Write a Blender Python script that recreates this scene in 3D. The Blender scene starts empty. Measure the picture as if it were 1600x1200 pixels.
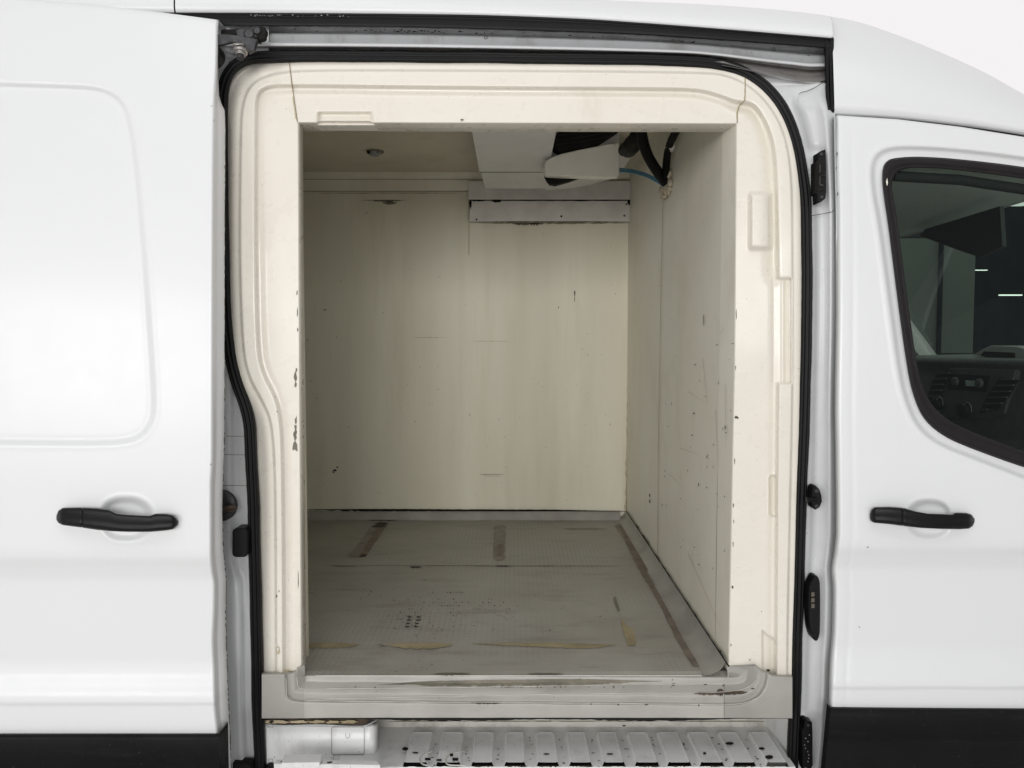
import bpy, math, random
import numpy as np
from mathutils import Vector, Matrix

random.seed(7)
rng = np.random.default_rng(7)
C = bpy.context.scene.collection
S = bpy.context.scene

# ------------------------------------------------------------ camera, world, lights
F = 1155.0                       # focal length in photo pixels (photo 1600 x 1200)
PITCH = math.atan(55.0 / F)
CAMY, CAMZ = -1.6, 1.45
cam = bpy.data.cameras.new("camera")
cam.sensor_width = 36.0
cam.lens = 36.0 * F / 1600.0
cam.clip_start = 0.05
cam.clip_end = 200.0
co = bpy.data.objects.new("camera", cam)
C.objects.link(co)
co.location = (0, CAMY, CAMZ)
co.rotation_euler = (math.pi / 2 - PITCH, 0, 0)
S.camera = co

world = bpy.data.worlds.new("World")
S.world = world
world.use_nodes = True
wn = world.node_tree
wn.nodes.clear()
wo = wn.nodes.new("ShaderNodeOutputWorld")
bg = wn.nodes.new("ShaderNodeBackground")
tc = wn.nodes.new("ShaderNodeTexCoord")
sep = wn.nodes.new("ShaderNodeSeparateXYZ")
wr = wn.nodes.new("ShaderNodeValToRGB")
wm = wn.nodes.new("ShaderNodeMath")
wm.operation = 'MULTIPLY_ADD'
wm.inputs[1].default_value = 0.5
wm.inputs[2].default_value = 0.5
wn.links.new(tc.outputs['Generated'], sep.inputs[0])
wn.links.new(sep.outputs['Y'], wm.inputs[0])
wn.links.new(wm.outputs[0], wr.inputs[0])
wr.color_ramp.elements[0].position = 0.15
wr.color_ramp.elements[0].color = (0.22, 0.225, 0.235, 1)
wr.color_ramp.elements[1].position = 0.70
wr.color_ramp.elements[1].color = (0.84, 0.82, 0.83, 1)
wn.links.new(wr.outputs[0], bg.inputs[0])
bg.inputs[1].default_value = 1.0
wn.links.new(bg.outputs[0], wo.inputs[0])


def area(name, loc, target, sx, sy, power, col=(1, 1, 1)):
    l = bpy.data.lights.new(name, 'AREA')
    l.shape = 'RECTANGLE'
    l.size, l.size_y = sx, sy
    l.energy = power
    l.color = col
    o = bpy.data.objects.new(name, l)
    C.objects.link(o)
    o.location = loc
    d = Vector(target) - Vector(loc)
    o.rotation_euler = d.to_track_quat('-Z', 'Y').to_euler()
    return o


area("studio_softbox", (-4.3, -6.3, 2.2), (0.3, 0.6, 1.3), 2.4, 2.0, 112, (1.0, 0.99, 0.975))
area("studio_softbox", (-0.6, -7.0, 2.3), (0.1, 0, 1.3), 2.6, 2.0, 165, (1.0, 0.99, 0.975))
area("studio_softbox", (2.2, -6.8, 2.5), (0.1, 0, 1.3), 2.4, 2.0, 44, (1.0, 0.99, 0.975))
area("overhead_softbox", (0.2, -2.4, 4.8), (0.1, 0, 1.3), 5.0, 1.6, 30, (1.0, 0.99, 0.985))
S.view_settings.view_transform = 'Standard'
S.view_settings.look = 'None'
S.view_settings.exposure = 0.12
S.view_settings.gamma = 1.0
S.view_settings.use_curve_mapping = False

# ------------------------------------------------------------ geometry helpers
CP, SP = math.cos(PITCH), math.sin(PITCH)


def U(px, py, y):
    """photo pixel + real depth y -> world point (works on arrays)"""
    px = np.asarray(px, float); py = np.asarray(py, float); y = np.asarray(y, float)
    a = (px - 800.0) / F
    b = (600.0 - py) / F
    dy = b * SP + CP
    dz = b * CP - SP
    t = (y - CAMY) / dy
    px_, y_ = np.broadcast_arrays(a * t, y)
    return np.stack(np.broadcast_arrays(a * t, y, CAMZ + dz * t), -1)


def pl(pts, t):
    """piecewise-linear: pts = [(t, value)...]"""
    return np.interp(t, [p[0] for p in pts], [p[1] for p in pts])


def pchip(pts, t):
    xs = np.array([p[0] for p in pts], float); ys = np.array([p[1] for p in pts], float)
    h = np.diff(xs); d = np.diff(ys) / h
    m = np.zeros(len(xs)); m[0] = d[0]; m[-1] = d[-1]
    for i in range(1, len(xs) - 1):
        if d[i - 1] * d[i] > 0:
            w1 = 2 * h[i] + h[i - 1]; w2 = h[i] + 2 * h[i - 1]
            m[i] = (w1 + w2) / (w1 / d[i - 1] + w2 / d[i])
    t = np.clip(np.asarray(t, float), xs[0], xs[-1])
    i = np.clip(np.searchsorted(xs, t) - 1, 0, len(xs) - 2)
    s = (t - xs[i]) / h[i]
    return ((2*s**3 - 3*s**2 + 1) * ys[i] + (s**3 - 2*s**2 + s) * h[i] * m[i]
            + (-2*s**3 + 3*s**2) * ys[i+1] + (s**3 - s**2) * h[i] * m[i+1])


# cross-section of the van's flank: z above camera height -> y (inward)
PROF = [(-1.6, 0.012), (-1.0, 0.006), (-0.774, 0.0035), (-0.752, 0.0035), (-0.747, 0.0), (-0.735, 0.0015), (-0.712, 0.010), (-0.69, 0.0180),
        (-0.66, 0.0225), (-0.60, 0.0225), (-0.53, 0.0215), (-0.492, 0.0195), (-0.462, 0.0115), (-0.432, 0.0015),
        (-0.415, 0.0), (-0.284, 0.001), (-0.2, 0.004), (0.062, 0.020), (0.30, 0.045), (0.506, 0.075), (0.67, 0.108), (0.80, 0.15),
        (1.0, 0.25)]


def fskin(z):
    return pchip(PROF, np.asarray(z) - CAMZ)


def SK(px, py, off=0.0):
    y = np.zeros(np.broadcast(px, py).shape) + off
    for _ in range(8):
        p = U(px, py, y)
        y = fskin(p[..., 2]) + off
    return U(px, py, y)


def sdf(poly, X, Y):
    """signed distance to a closed polygon, negative inside"""
    P = np.array(poly, float)
    d = np.full(X.shape, 1e9); inside = np.zeros(X.shape, bool)
    n = len(P)
    for i in range(n):
        ax, ay = P[i]; bx, by = P[(i + 1) % n]
        ex, ey = bx - ax, by - ay
        wx, wy = X - ax, Y - ay
        t = np.clip((wx * ex + wy * ey) / (ex * ex + ey * ey + 1e-12), 0, 1)
        d = np.minimum(d, np.hypot(wx - t * ex, wy - t * ey))
        c = ((ay > Y) != (by > Y))
        with np.errstate(divide='ignore', invalid='ignore'):
            xi = ax + (Y - ay) * ex / (ey if ey else 1e-12)
        inside ^= c & (X < xi)
    return np.where(inside, -d, d)


def rrect(x0, y0, x1, y1, r, n=6):
    pts = []
    for cx, cy, a0 in ((x1 - r, y0 + r, -90), (x1 - r, y1 - r, 0), (x0 + r, y1 - r, 90), (x0 + r, y0 + r, 180)):
        for k in range(n + 1):
            a = math.radians(a0 + 90.0 * k / n)
            pts.append((cx + r * math.cos(a), cy + r * math.sin(a)))
    return pts


def smooth_poly(pts, it=2, closed=True):
    P = [tuple(p) for p in pts]
    for _ in range(it):
        Q = []
        n = len(P)
        rngi = range(n) if closed else range(n - 1)
        if not closed:
            Q.append(P[0])
        for i in rngi:
            a = P[i]; b = P[(i + 1) % n]
            Q.append(tuple(.75 * a[k] + .25 * b[k] for k in range(len(a))))
            Q.append(tuple(.25 * a[k] + .75 * b[k] for k in range(len(a))))
        if not closed:
            Q.append(P[-1])
        P = Q
    return P


def resample(pts, n):
    P = np.array(pts, float)
    s = np.concatenate([[0], np.cumsum(np.linalg.norm(np.diff(P, axis=0), axis=1))])
    t = np.linspace(0, s[-1], n)
    return np.stack([np.interp(t, s, P[:, k]) for k in range(P.shape[1])], -1)


def sm(x, a, b):
    t = np.clip((x - a) / (b - a), 0, 1)
    return t * t * (3 - 2 * t)


class MB:
    def __init__(self):
        self.v = []; self.f = []; self.m = []; self.s = []; self.mats = []

    def mi(self, mat):
        if mat not in self.mats:
            self.mats.append(mat)
        return self.mats.index(mat)

    def grid(self, P, mat, smooth=True, mask=None, closed_u=False, closed_v=False, flip=False):
        P = np.asarray(P, float)
        nu, nv = P.shape[:2]
        b = len(self.v)
        self.v.extend(map(tuple, P.reshape(-1, 3)))
        k = self.mi(mat)
        for i in range(nu if closed_u else nu - 1):
            i2 = (i + 1) % nu
            for j in range(nv if closed_v else nv - 1):
                if mask is not None and not mask[i, j]:
                    continue
                j2 = (j + 1) % nv
                q = (b + i * nv + j, b + i * nv + j2, b + i2 * nv + j2, b + i2 * nv + j)
                self.f.append(q[::-1] if flip else q)
                self.m.append(k); self.s.append(smooth)
        return self

    def face(self, pts, mat, smooth=False):
        b = len(self.v)
        self.v.extend(tuple(map(float, p)) for p in pts)
        self.f.append(tuple(range(b, b + len(pts))))
        self.m.append(self.mi(mat)); self.s.append(smooth)
        return self

    def prism(self, front, back, mat, smooth=False, bevel=0.0):
        """front/back: matching loops of 3D points"""
        A = np.array(front, float); B = np.array(back, float)
        n = len(A)
        if bevel > 0:
            c = A.mean(0); ln = np.linalg.norm(A - c, axis=1, keepdims=True)
            A2 = A - (A - c) / np.maximum(ln, 1e-6) * bevel
            dirn = (B - A); dirn /= np.maximum(np.linalg.norm(dirn, axis=1, keepdims=True), 1e-9)
            A1 = A + dirn * bevel
            self.face(A2, mat)
            mid = A - (A - c) / np.maximum(ln, 1e-6) * bevel * .3 + dirn * bevel * .3
            self.grid(np.stack([A2, mid, A1], 0), mat, True, closed_v=True)
            A = A1
        else:
            self.face(A, mat)
        self.face(B[::-1], mat)
        self.grid(np.stack([A, B], 0), mat, smooth, closed_v=True)
        return self

    def box(self, p0, p1, mat):
        x0, y0, z0 = p0; x1, y1, z1 = p1
        a = [(x0, y0, z0), (x1, y0, z0), (x1, y0, z1), (x0, y0, z1)]
        b = [(x0, y1, z0), (x1, y1, z0), (x1, y1, z1), (x0, y1, z1)]
        return self.prism(a, b, mat)

    def tube(self, pts, r, mat, n=12, caps=True):
        P = [Vector(p) for p in pts]
        rr = r if hasattr(r, '__len__') else [r] * len(P)
        rows = []
        up = None
        for i, p in enumerate(P):
            d = (P[min(i + 1, len(P) - 1)] - P[max(i - 1, 0)]).normalized()
            if up is None:
                up = d.orthogonal().normalized()
            up = (up - d * up.dot(d)).normalized()
            w = d.cross(up)
            rows.append([p + (up * math.cos(t) + w * math.sin(t)) * rr[i]
                         for t in [2 * math.pi * k / n for k in range(n)]])
        self.grid(np.array([[tuple(q) for q in row] for row in rows]), mat, True, closed_v=True)
        if caps:
            self.face(rows[0][::-1], mat); self.face(rows[-1], mat)
        return self

    def disc(self, c, ax, r, depth, mat, n=20, dome=0.0):
        """short cylinder from c along ax"""
        c = Vector(c); ax = Vector(ax).normalized()
        u = ax.orthogonal().normalized(); w = ax.cross(u)
        ring = lambda rad, h: [tuple(c + ax * h + (u * math.cos(t) + w * math.sin(t)) * rad)
                               for t in [2 * math.pi * k / n for k in range(n)]]
        rows = [ring(r, 0), ring(r, depth * .75), ring(r * .88, depth), ring(r * .5, depth + dome)]
        self.grid(np.array(rows), mat, True, closed_v=True)
        self.face(rows[-1], mat); self.face(rows[0][::-1], mat)
        return self

    def build(self, name, parent=None, **props):
        me = bpy.data.meshes.new(name)
        me.from_pydata(self.v, [], self.f)
        for m in self.mats:
            me.materials.append(m)
        me.polygons.foreach_set('material_index', self.m)
        me.polygons.foreach_set('use_smooth', self.s)
        me.update()
        o = bpy.data.objects.new(name, me)
        C.objects.link(o)
        if parent is not None:
            o.parent = parent
            o.matrix_parent_inverse = world_mat(parent).inverted()
        for k, v in props.items():
            o[k] = v
        return o


def world_mat(o):
    m = Matrix.Translation(o.location)
    if o.type == 'MESH':
        return Matrix.Identity(4)
    return m


def thing(name, loc, label, cat, **kw):
    o = bpy.data.objects.new(name, None)
    C.objects.link(o)
    o.location = loc
    o['label'] = label; o['category'] = cat
    for k, v in kw.items():
        o[k] = v
    return o


# ------------------------------------------------------------ materials
class NT:
    def __init__(self, name):
        self.m = bpy.data.materials.new(name)
        self.m.use_nodes = True
        self.t = self.m.node_tree
        self.t.nodes.clear()
        self.out = self.n('ShaderNodeOutputMaterial')
        self.p = self.n('ShaderNodeBsdfPrincipled')
        self.l(self.p.outputs[0], self.out.inputs[0])
        self.tc = self.n('ShaderNodeTexCoord')
        self.obj = self.tc.outputs['Object']

    def n(self, t, **kw):
        nd = self.t.nodes.new(t)
        for k, v in kw.items():
            setattr(nd, k, v)
        return nd

    def l(self, a, b):
        self.t.links.new(a, b)

    def map(self, scale=(1, 1, 1), loc=(0, 0, 0), rot=(0, 0, 0)):
        mp = self.n('ShaderNodeMapping')
        mp.inputs['Scale'].default_value = scale
        mp.inputs['Location'].default_value = loc
        mp.inputs['Rotation'].default_value = rot
        self.l(self.obj, mp.inputs[0])
        return mp.outputs[0]

    def noise(self, vec, scale, detail=4, rough=.55):
        nz = self.n('ShaderNodeTexNoise')
        nz.inputs['Scale'].default_value = scale
        nz.inputs['Detail'].default_value = detail
        nz.inputs['Roughness'].default_value = rough
        self.l(vec, nz.inputs['Vector'])
        return nz.outputs['Fac']

    def ramp(self, fac, stops, interp='LINEAR'):
        r = self.n('ShaderNodeValToRGB')
        r.color_ramp.interpolation = interp
        while len(r.color_ramp.elements) > 1:
            r.color_ramp.elements.remove(r.color_ramp.elements[0])
        first = True
        for pos, col in stops:
            if first:
                e = r.color_ramp.elements[0]; e.position = pos; first = False
            else:
                e = r.color_ramp.elements.new(pos)
            e.color = (col, col, col, 1) if not hasattr(col, '__len__') else (*col, 1)
        self.l(fac, r.inputs[0])
        return r.outputs[0]

    def mix(self, fac, a, b, mode='MIX'):
        x = self.n('ShaderNodeMix', data_type='RGBA', blend_type=mode)
        for s, v in ((x.inputs[0], fac), (x.inputs[6], a), (x.inputs[7], b)):
            if isinstance(v, (int, float)):
                s.default_value = v
            elif isinstance(v, tuple):
                s.default_value = (*v, 1)
            else:
                self.l(v, s)
        return x.outputs[2]

    def math(self, op, a, b=0.0):
        x = self.n('ShaderNodeMath', operation=op)
        for s, v in ((x.inputs[0], a), (x.inputs[1], b)):
            if isinstance(v, (int, float)):
                s.default_value = v
            else:
                self.l(v, s)
        return x.outputs[0]

    def set(self, **kw):
        for k, v in kw.items():
            s = self.p.inputs[k.replace('_', ' ')]
            if isinstance(v, (int, float)):
                s.default_value = v
            elif isinstance(v, tuple):
                s.default_value = (*v, 1)
            else:
                self.l(v, s)
        return self

    def bump(self, h, strength, dist=0.01):
        b = self.n('ShaderNodeBump')
        b.inputs['Strength'].default_value = strength
        b.inputs['Distance'].default_value = dist
        self.l(h, b.inputs['Height'])
        self.l(b.outputs[0], self.p.inputs['Normal'])
        return self


def simple(name, col, rough=.5, metal=0.0, var=.12, nscale=18, bump=.05, coat=0.0, spec=.5):
    t = NT(name)
    nz = t.noise(t.obj, nscale, 5)
    c = t.mix(t.ramp(nz, [(.3, 0.0), (.7, 1.0)]), tuple(x * (1 - var) for x in col), tuple(min(1, x * (1 + var)) for x in col))
    t.set(Base_Color=c, Roughness=rough, Metallic=metal, Coat_Weight=coat, Specular_IOR_Level=spec)
    fine = t.noise(t.obj, nscale * 14, 3)
    t.bump(fine, bump, .002)
    return t.m


def paint_mat(name, base, dirt=0.0, rough=.42, coat=.12, rng_scale=6):
    t = NT(name)
    big = t.noise(t.obj, 2.2, 3)
    c = t.mix(t.ramp(big, [(.3, 0.0), (.7, 1.0)]), tuple(x * .985 for x in base), base)
    if dirt > 0:
        d = t.noise(t.map((1, 1, .35)), rng_scale, 9, .68)
        dd = t.ramp(d, [(.50, 0.0), (.72, dirt)])
        c = t.mix(dd, c, (.16, .145, .125))
        sp = t.noise(t.obj, 150, 2)
        c = t.mix(t.ramp(sp, [(.70, 0.0), (.73, min(1, dirt * 1.6))]), c, (.05, .045, .04))
    fr = t.noise(t.obj, 30, 4)
    t.set(Base_Color=c, Roughness=t.ramp(fr, [(.3, rough * .9), (.7, rough * 1.15)]), Coat_Weight=coat, Coat_Roughness=.18)
    t.bump(t.noise(t.obj, 420, 2), .02, .001)
    return t.m


M_WHITE = paint_mat('white_paint', (.735, .745, .75), rough=.38, coat=.22)
M_JAMB = paint_mat('jamb_paint', (.57, .58, .585), dirt=.18, rough=.3)
M_TRACK = paint_mat('track_paint', (.50, .51, .52), dirt=.55, rough=.4, coat=.1, rng_scale=12)
M_TRACKD = paint_mat('dirty_track_paint', (.26, .25, .24), dirt=.85, rough=.5, coat=0, rng_scale=16)
M_STEP = paint_mat('step_paint', (.74, .745, .74), dirt=.30, rough=.30, coat=.3, rng_scale=14)
M_STEPD = paint_mat('worn_step_paint', (.50, .485, .44), dirt=.8, rough=.5, coat=0, rng_scale=16)

# moulded cream lining
t = NT('cream_lining')
big = t.noise(t.obj, 3, 4)
c = t.mix(t.ramp(big, [(.3, 0.0), (.7, 1.0)]), (.75, .705, .62), (.78, .745, .665))
d = t.noise(t.map((1, 1, .4)), 9, 9, .7)
c = t.mix(t.ramp(d, [(.56, 0.0), (.78, .35)]), c, (.42, .36, .27))
sp = t.noise(t.obj, 210, 2)
c = t.mix(t.ramp(sp, [(.745, 0.0), (.76, .8)]), c, (.10, .08, .06))
t.set(Base_Color=c, Roughness=t.ramp(t.noise(t.obj, 25, 4), [(.3, .24), (.7, .36)]), Coat_Weight=.4, Coat_Roughness=.1)
t.bump(t.noise(t.obj, 60, 4), .05, .002)
M_CREAM = t.m


def panel_mat(name, a, b, stain, stretch, smear=.3, specks=.5, gloss=.48):
    """aged white laminate: broad tonal bands, faint smears, a few specks"""
    t = NT(name)
    s1 = t.noise(t.map((2.6, 2.6, 2.6 * stretch)), 1.0, 5, .55)
    c = t.mix(t.ramp(s1, [(.34, 0.0), (.64, 1.0)]), a, b)
    s2 = t.noise(t.map((6, 6, 6 * stretch), (3, 1, 2)), 1.0, 8, .66)
    c = t.mix(t.ramp(s2, [(.52, 0.0), (.80, smear)]), c, stain)
    s3 = t.noise(t.map((30, 30, 30 * min(1, stretch * 1.5)), (1, 5, 2)), 1.0, 7, .75)
    c = t.mix(t.ramp(s3, [(.60, 0.0), (.80, .16)]), c, tuple(x * .6 for x in stain))
    s4 = t.noise(t.map((95, 95, 60)), 1.0, 2)
    c = t.mix(t.ramp(s4, [(.765, 0.0), (.785, specks)]), c, (.08, .065, .05))
    rr = t.ramp(t.noise(t.map((3, 3, 3 * stretch), (7, 2, 4)), 1.0, 7, .6), [(.3, gloss - .10), (.7, gloss + .10)])
    t.set(Base_Color=c, Roughness=rr)
    t.bump(t.noise(t.obj, 14, 5), .10, .004)
    return t.m


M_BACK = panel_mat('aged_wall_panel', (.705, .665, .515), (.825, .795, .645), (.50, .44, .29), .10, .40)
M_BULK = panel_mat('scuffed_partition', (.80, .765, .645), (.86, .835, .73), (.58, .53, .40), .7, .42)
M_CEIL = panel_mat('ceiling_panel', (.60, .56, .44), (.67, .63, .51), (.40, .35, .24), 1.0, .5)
M_STRIP = simple('grey_metal_strip', (.72, .69, .64), .42, 0, .10, 12, .05)
M_UNIT = simple('grey_white_casing', (.74, .73, .72), .38, 0, .06, 8, .03)
M_COVER = simple('cream_plastic_cover', (.84, .82, .73), .32, 0, .05, 10, .03)

# floor
t = NT('worn_grey_floor')
n1 = t.noise(t.obj, 4, 8, .65)
c = t.mix(t.ramp(n1, [(.35, 0.0), (.68, 1.0)]), (.295, .278, .242), (.40, .385, .345))
n2 = t.noise(t.map((1.2, 5, 1)), 3, 9, .7)
c = t.mix(t.ramp(n2, [(.52, 0.0), (.75, .6)]), c, (.17, .155, .125))
# faint anti-slip print: fine square grid, worn in patches
w1 = t.n('ShaderNodeTexWave', wave_type='BANDS', bands_direction='X'); w1.inputs['Scale'].default_value = 21
w2 = t.n('ShaderNodeTexWave', wave_type='BANDS', bands_direction='Y'); w2.inputs['Scale'].default_value = 21
for w in (w1, w2):
    w.inputs['Distortion'].default_value = 0.3
    t.l(t.obj, w.inputs[0])
g = t.math('MULTIPLY', w1.outputs['Fac'], w2.outputs['Fac'])
patch = t.ramp(t.noise(t.map((1, 1, 1), (4, 2, 0)), 2.0, 4), [(.42, 0.0), (.62, 1.0)])
gg = t.math('MULTIPLY', t.ramp(g, [(.45, 0.0), (.75, .50)]), patch)
c = t.mix(gg, c, (.155, .16, .145))
s = t.noise(t.obj, 120, 3)
c = t.mix(t.ramp(s, [(.70, 0.0), (.74, .6)]), c, (.06, .055, .05))
t.set(Base_Color=c, Roughness=t.ramp(n1, [(.3, .34), (.7, .56)]))
t.bump(t.noise(t.obj, 40, 6), .12, .003)
M_FLOOR = t.m

t = NT('sill_laminate')
n1 = t.noise(t.obj, 6, 7, .65)
c = t.mix(t.ramp(n1, [(.35, 0.0), (.68, 1.0)]), (.36, .345, .315), (.44, .425, .39))
n2 = t.noise(t.map((1, 1, 6)), 5, 9, .7)
c = t.mix(t.ramp(n2, [(.56, 0.0), (.76, .5)]), c, (.24, .215, .175))
s = t.noise(t.obj, 130, 3)
c = t.mix(t.ramp(s, [(.715, 0.0), (.74, .8)]), c, (.06, .05, .04))
t.set(Base_Color=c, Roughness=.40)
t.bump(t.noise(t.obj, 60, 5), .08, .002)
M_SILL = t.m

M_FLOOR2 = simple('grey_coving', (.32, .305, .275), .45, 0, .22, 7, .15)
M_RUB = simple('black_rubber', (.0045, .0043, .0045), .45, 0, .25, 30, .1, spec=.22)
M_TRIM = simple('black_plastic_trim', (.0035, .0035, .004), .55, 0, .2, 12, .15, spec=.12)
t = NT('scuffed_black_trim')
c = t.mix(t.ramp(t.noise(t.obj, 5, 5), [(.3, 0.0), (.7, 1.0)]), (.003, .003, .0034), (.0055, .0055, .006))
c = t.mix(t.ramp(t.noise(t.map((1.5, 1.5, 22)), 2.0, 9, .7), [(.56, 0.0), (.74, .55)]), c, (.022, .021, .020))
c = t.mix(t.ramp(t.noise(t.obj, 130, 3), [(.68, 0.0), (.74, .5)]), c, (.05, .047, .042))
t.set(Base_Color=c, Roughness=t.ramp(t.noise(t.obj, 8, 6), [(.3, .42), (.7, .66)]), Specular_IOR_Level=.16)
t.bump(t.noise(t.obj, 320, 3), .25, .002)
M_TRIM = t.m
M_SMUDGE = simple('brown_smudge', (.70, .655, .53), .5, 0, .08, 12, .05)
M_HAND = simple('black_handle_plastic', (.0035, .0035, .004), .40, 0, .15, 25, .25, spec=.25)
M_FRAME = simple('window_seal_rubber', (.014, .012, .0125), .6, 0, .15, 25, .1, spec=.2)
M_DARK = simple('dark_cavity', (.012, .011, .010), .8, 0, .3, 20, .2, spec=.2)
M_CHIP = simple('dark_chip', (.055, .045, .035), .8, 0, .4, 60, .3)
M_RUST = simple('rust_stain', (.075, .052, .036), .8, 0, .5, 40, .4)
M_OLIVE = simple('old_glue', (.33, .275, .165), .6, 0, .25, 14, .2)
M_OLIVED = simple('worn_resin', (.17, .155, .115), .6, 0, .3, 14, .2)
M_CAULK = simple('yellowed_sealant', (.50, .42, .28), .6, 0, .25, 40, .4)
M_METAL = simple('worn_bracket_metal', (.055, .055, .058), .45, .7, .35, 60, .3)
M_BOLT = simple('bolt_steel', (.34, .32, .30), .4, .8, .25, 60, .2)
M_HOSE = simple('black_hose', (.004, .004, .0045), .55, 0, .2, 60, .6, spec=.15)
M_BLUE = simple('blue_tube', (.07, .22, .33), .35, 0, .15, 60, .1)
M_FOAM = simple('cream_foam', (.58, .51, .38), .9, 0, .3, 120, 1.0)
M_DASH = simple('dash_plastic', (.075, .082, .080), .55, 0, .15, 30, .2, spec=.3)
M_DASHD = simple('dash_recess', (.008, .009, .009), .6, 0, .15, 30, .1, spec=.2)
M_HEAD = simple('headliner_fabric', (.82, .84, .79), .9, 0, .06, 80, .3)
M_HEADL = simple('headliner_edge', (.62, .64, .60), .8, 0, .05, 80, .2)
M_VISOR = simple('visor_vinyl', (.055, .065, .063), .7, 0, .1, 60, .2)
M_CABTRIM = simple('cab_side_trim', (.30, .31, .30), .8, 0, .08, 30, .2)
M_CABDARK = simple('cab_dark_trim', (.020, .022, .023), .8, 0, .15, 30, .2)
M_CONTACT = simple('contact_brass', (.13, .115, .09), .4, .5, .2, 60, .1)
M_WALL = panel_mat('grey_render_wall', (.125, .13, .12), (.14, .145, .135), (.11, .11, .10), .5, .3)
M_DWALL = simple('dark_backdrop', (.016, .020, .025), .9, 0, .3, 4, .3, spec=.1)
M_GROUND = simple('concrete_ground', (.58, .57, .56), .5, 0, .12, 3, .2)
M_LCD = simple('grey_display', (.42, .50, .47), .4, 0, .04, 10, 0)


def glass_mat():
    t = NT('tinted_glass')
    tr = t.n('ShaderNodeBsdfTransparent'); tr.inputs[0].default_value = (.68, .78, .71, 1)
    gl = t.n('ShaderNodeBsdfGlossy'); gl.inputs['Roughness'].default_value = .01
    fr = t.n('ShaderNodeFresnel'); fr.inputs[0].default_value = 1.45
    mx = t.n('ShaderNodeMixShader')
    t.l(fr.outputs[0], mx.inputs[0]); t.l(tr.outputs[0], mx.inputs[1]); t.l(gl.outputs[0], mx.inputs[2])
    t.t.links.remove(t.out.inputs[0].links[0])
    t.l(mx.outputs[0], t.out.inputs[0])
    return t.m


M_GLASS = glass_mat()
t = NT('lamp_reflection')
t.set(Base_Color=(1.0, 1.0, 1.0), Emission_Color=(1.0, 1.0, 1.0), Emission_Strength=1.3)  # glow that stands in for reflected lamps
M_REFLECT = t.m


def blob(cx, cy, rx, ry, n=14, jag=.35, rnd=random):
    out = []
    for k in range(n):
        a = 2 * math.pi * k / n
        r = 1 + rnd.uniform(-jag, jag)
        out.append((cx + rx * r * math.cos(a), cy + ry * r * math.sin(a)))
    return out


def jag_strip(x0, x1, ytop, ybot, n=30, jt=.15, jb=.5):
    """ragged stain between two functions of x (pixel space), pointed ends"""
    xs = np.linspace(x0, x1, n)
    top = []; bot = []
    for i, x in enumerate(xs):
        e = min(1.0, 4.0 * min(i, n - 1 - i) / (n - 1) + .08)
        a, b = ytop(x), ybot(x)
        m = a + (b - a) * .3
        h1 = (m - a) * e * (1 - random.uniform(0, jt)); h2 = (b - m) * e * (1 - random.uniform(0, jb))
        top.append((x, m - h1)); bot.append((x, m + h2))
    return np.array(top), np.array(bot)


# ------------------------------------------------------------ setting
gb = MB()
gb.face([(-40, -40, 0), (40, -40, 0), (40, 40, 0), (-40, 40, 0)], M_GROUND)
gb.build('ground', kind='structure')

wb = MB()
wb.box((-2.5, 4.6, 0.0), (3.86, 4.75, 2.7), M_WALL)
wt = wb.build('wall', label='grey rendered wall seen through the cab window beyond the dashboard', category='wall')
pb = MB()
pb.tube([(3.56, 4.575, 0), (3.56, 4.575, 2.65)], .018, M_DWALL, 10)
pb.build('drain_pipe', label='thin dark pipe running up the grey wall behind the cab', category='pipe')
db = MB()  # added dark sheet; keeps the bright surroundings out of the windscreen view
n = 120
xs = np.linspace(3.87, 14, n)
P = np.zeros((2, n, 3))
for i in range(n):
    for k, z in enumerate((0.0, 2.7)):
        P[k, i] = (xs[i], 4.9 + .05 * math.sin(xs[i] * 9) + .03 * math.sin(xs[i] * 23), z)
db.grid(P, M_DWALL)
db.build('backdrop', label='added black backdrop right of the grey wall, darkening the view through the windscreen', category='backdrop')
for k, (px, py, w) in enumerate(((1580, 461, .19), (1534, 422, .10))):  # added glowing bars imitate lamp reflections in the cab window
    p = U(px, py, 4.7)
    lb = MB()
    lb.box((p[0] - w / 2, 4.70, p[2] - .005 + k * .002), (p[0] + w / 2, 4.72, p[2] + .005 - k * .002), M_REFLECT)
    lb.build('lamp_reflection', label=('longer lower white glowing bar imitating a lamp reflection in the cab window',
                                  'short upper white glowing bar imitating a lamp reflection near the grey wall edge')[k],
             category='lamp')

# ------------------------------------------------------------ the van
van = thing('van', (0, 1.0, 0), 'white panel van with its side door slid open on an empty insulated bay', 'van')

# ---- flank panels (front door, sliding door) as real relief sheets
DOOR_L = [(60, 0), (20, -4)]


def door_grid(x0f, x1f, y0f, y1f, nx, ny, off, relief, mat, mb, mask=None):
    """rows by py fraction, columns by px fraction between edge functions"""
    v = np.linspace(0, 1, ny)[:, None]; u = np.linspace(0, 1, nx)[None, :]
    # first guess of rows on a straight column, then edges
    PY0 = y0f(0.5 * np.ones_like(u) if False else None, u) if False else None


def flank(left, right, top, bot, nx, ny, off, relief, ucurve=None):
    u = np.linspace(0, 1, nx)[None, :]
    v = np.linspace(0, 1, ny)[:, None]
    # top/bot are functions of px; left/right functions of py
    X = np.zeros((ny, nx)); Y = np.zeros((ny, nx))
    xm = left(500) + (right(500) - left(500)) * u
    X[:] = xm
    for _ in range(4):
        Y = top(X) + (bot(X) - top(X)) * v
        X = left(Y) + (right(Y) - left(Y)) * u
    P = SK(X, Y, off + relief(X, Y))
    return X, Y, P


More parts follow.
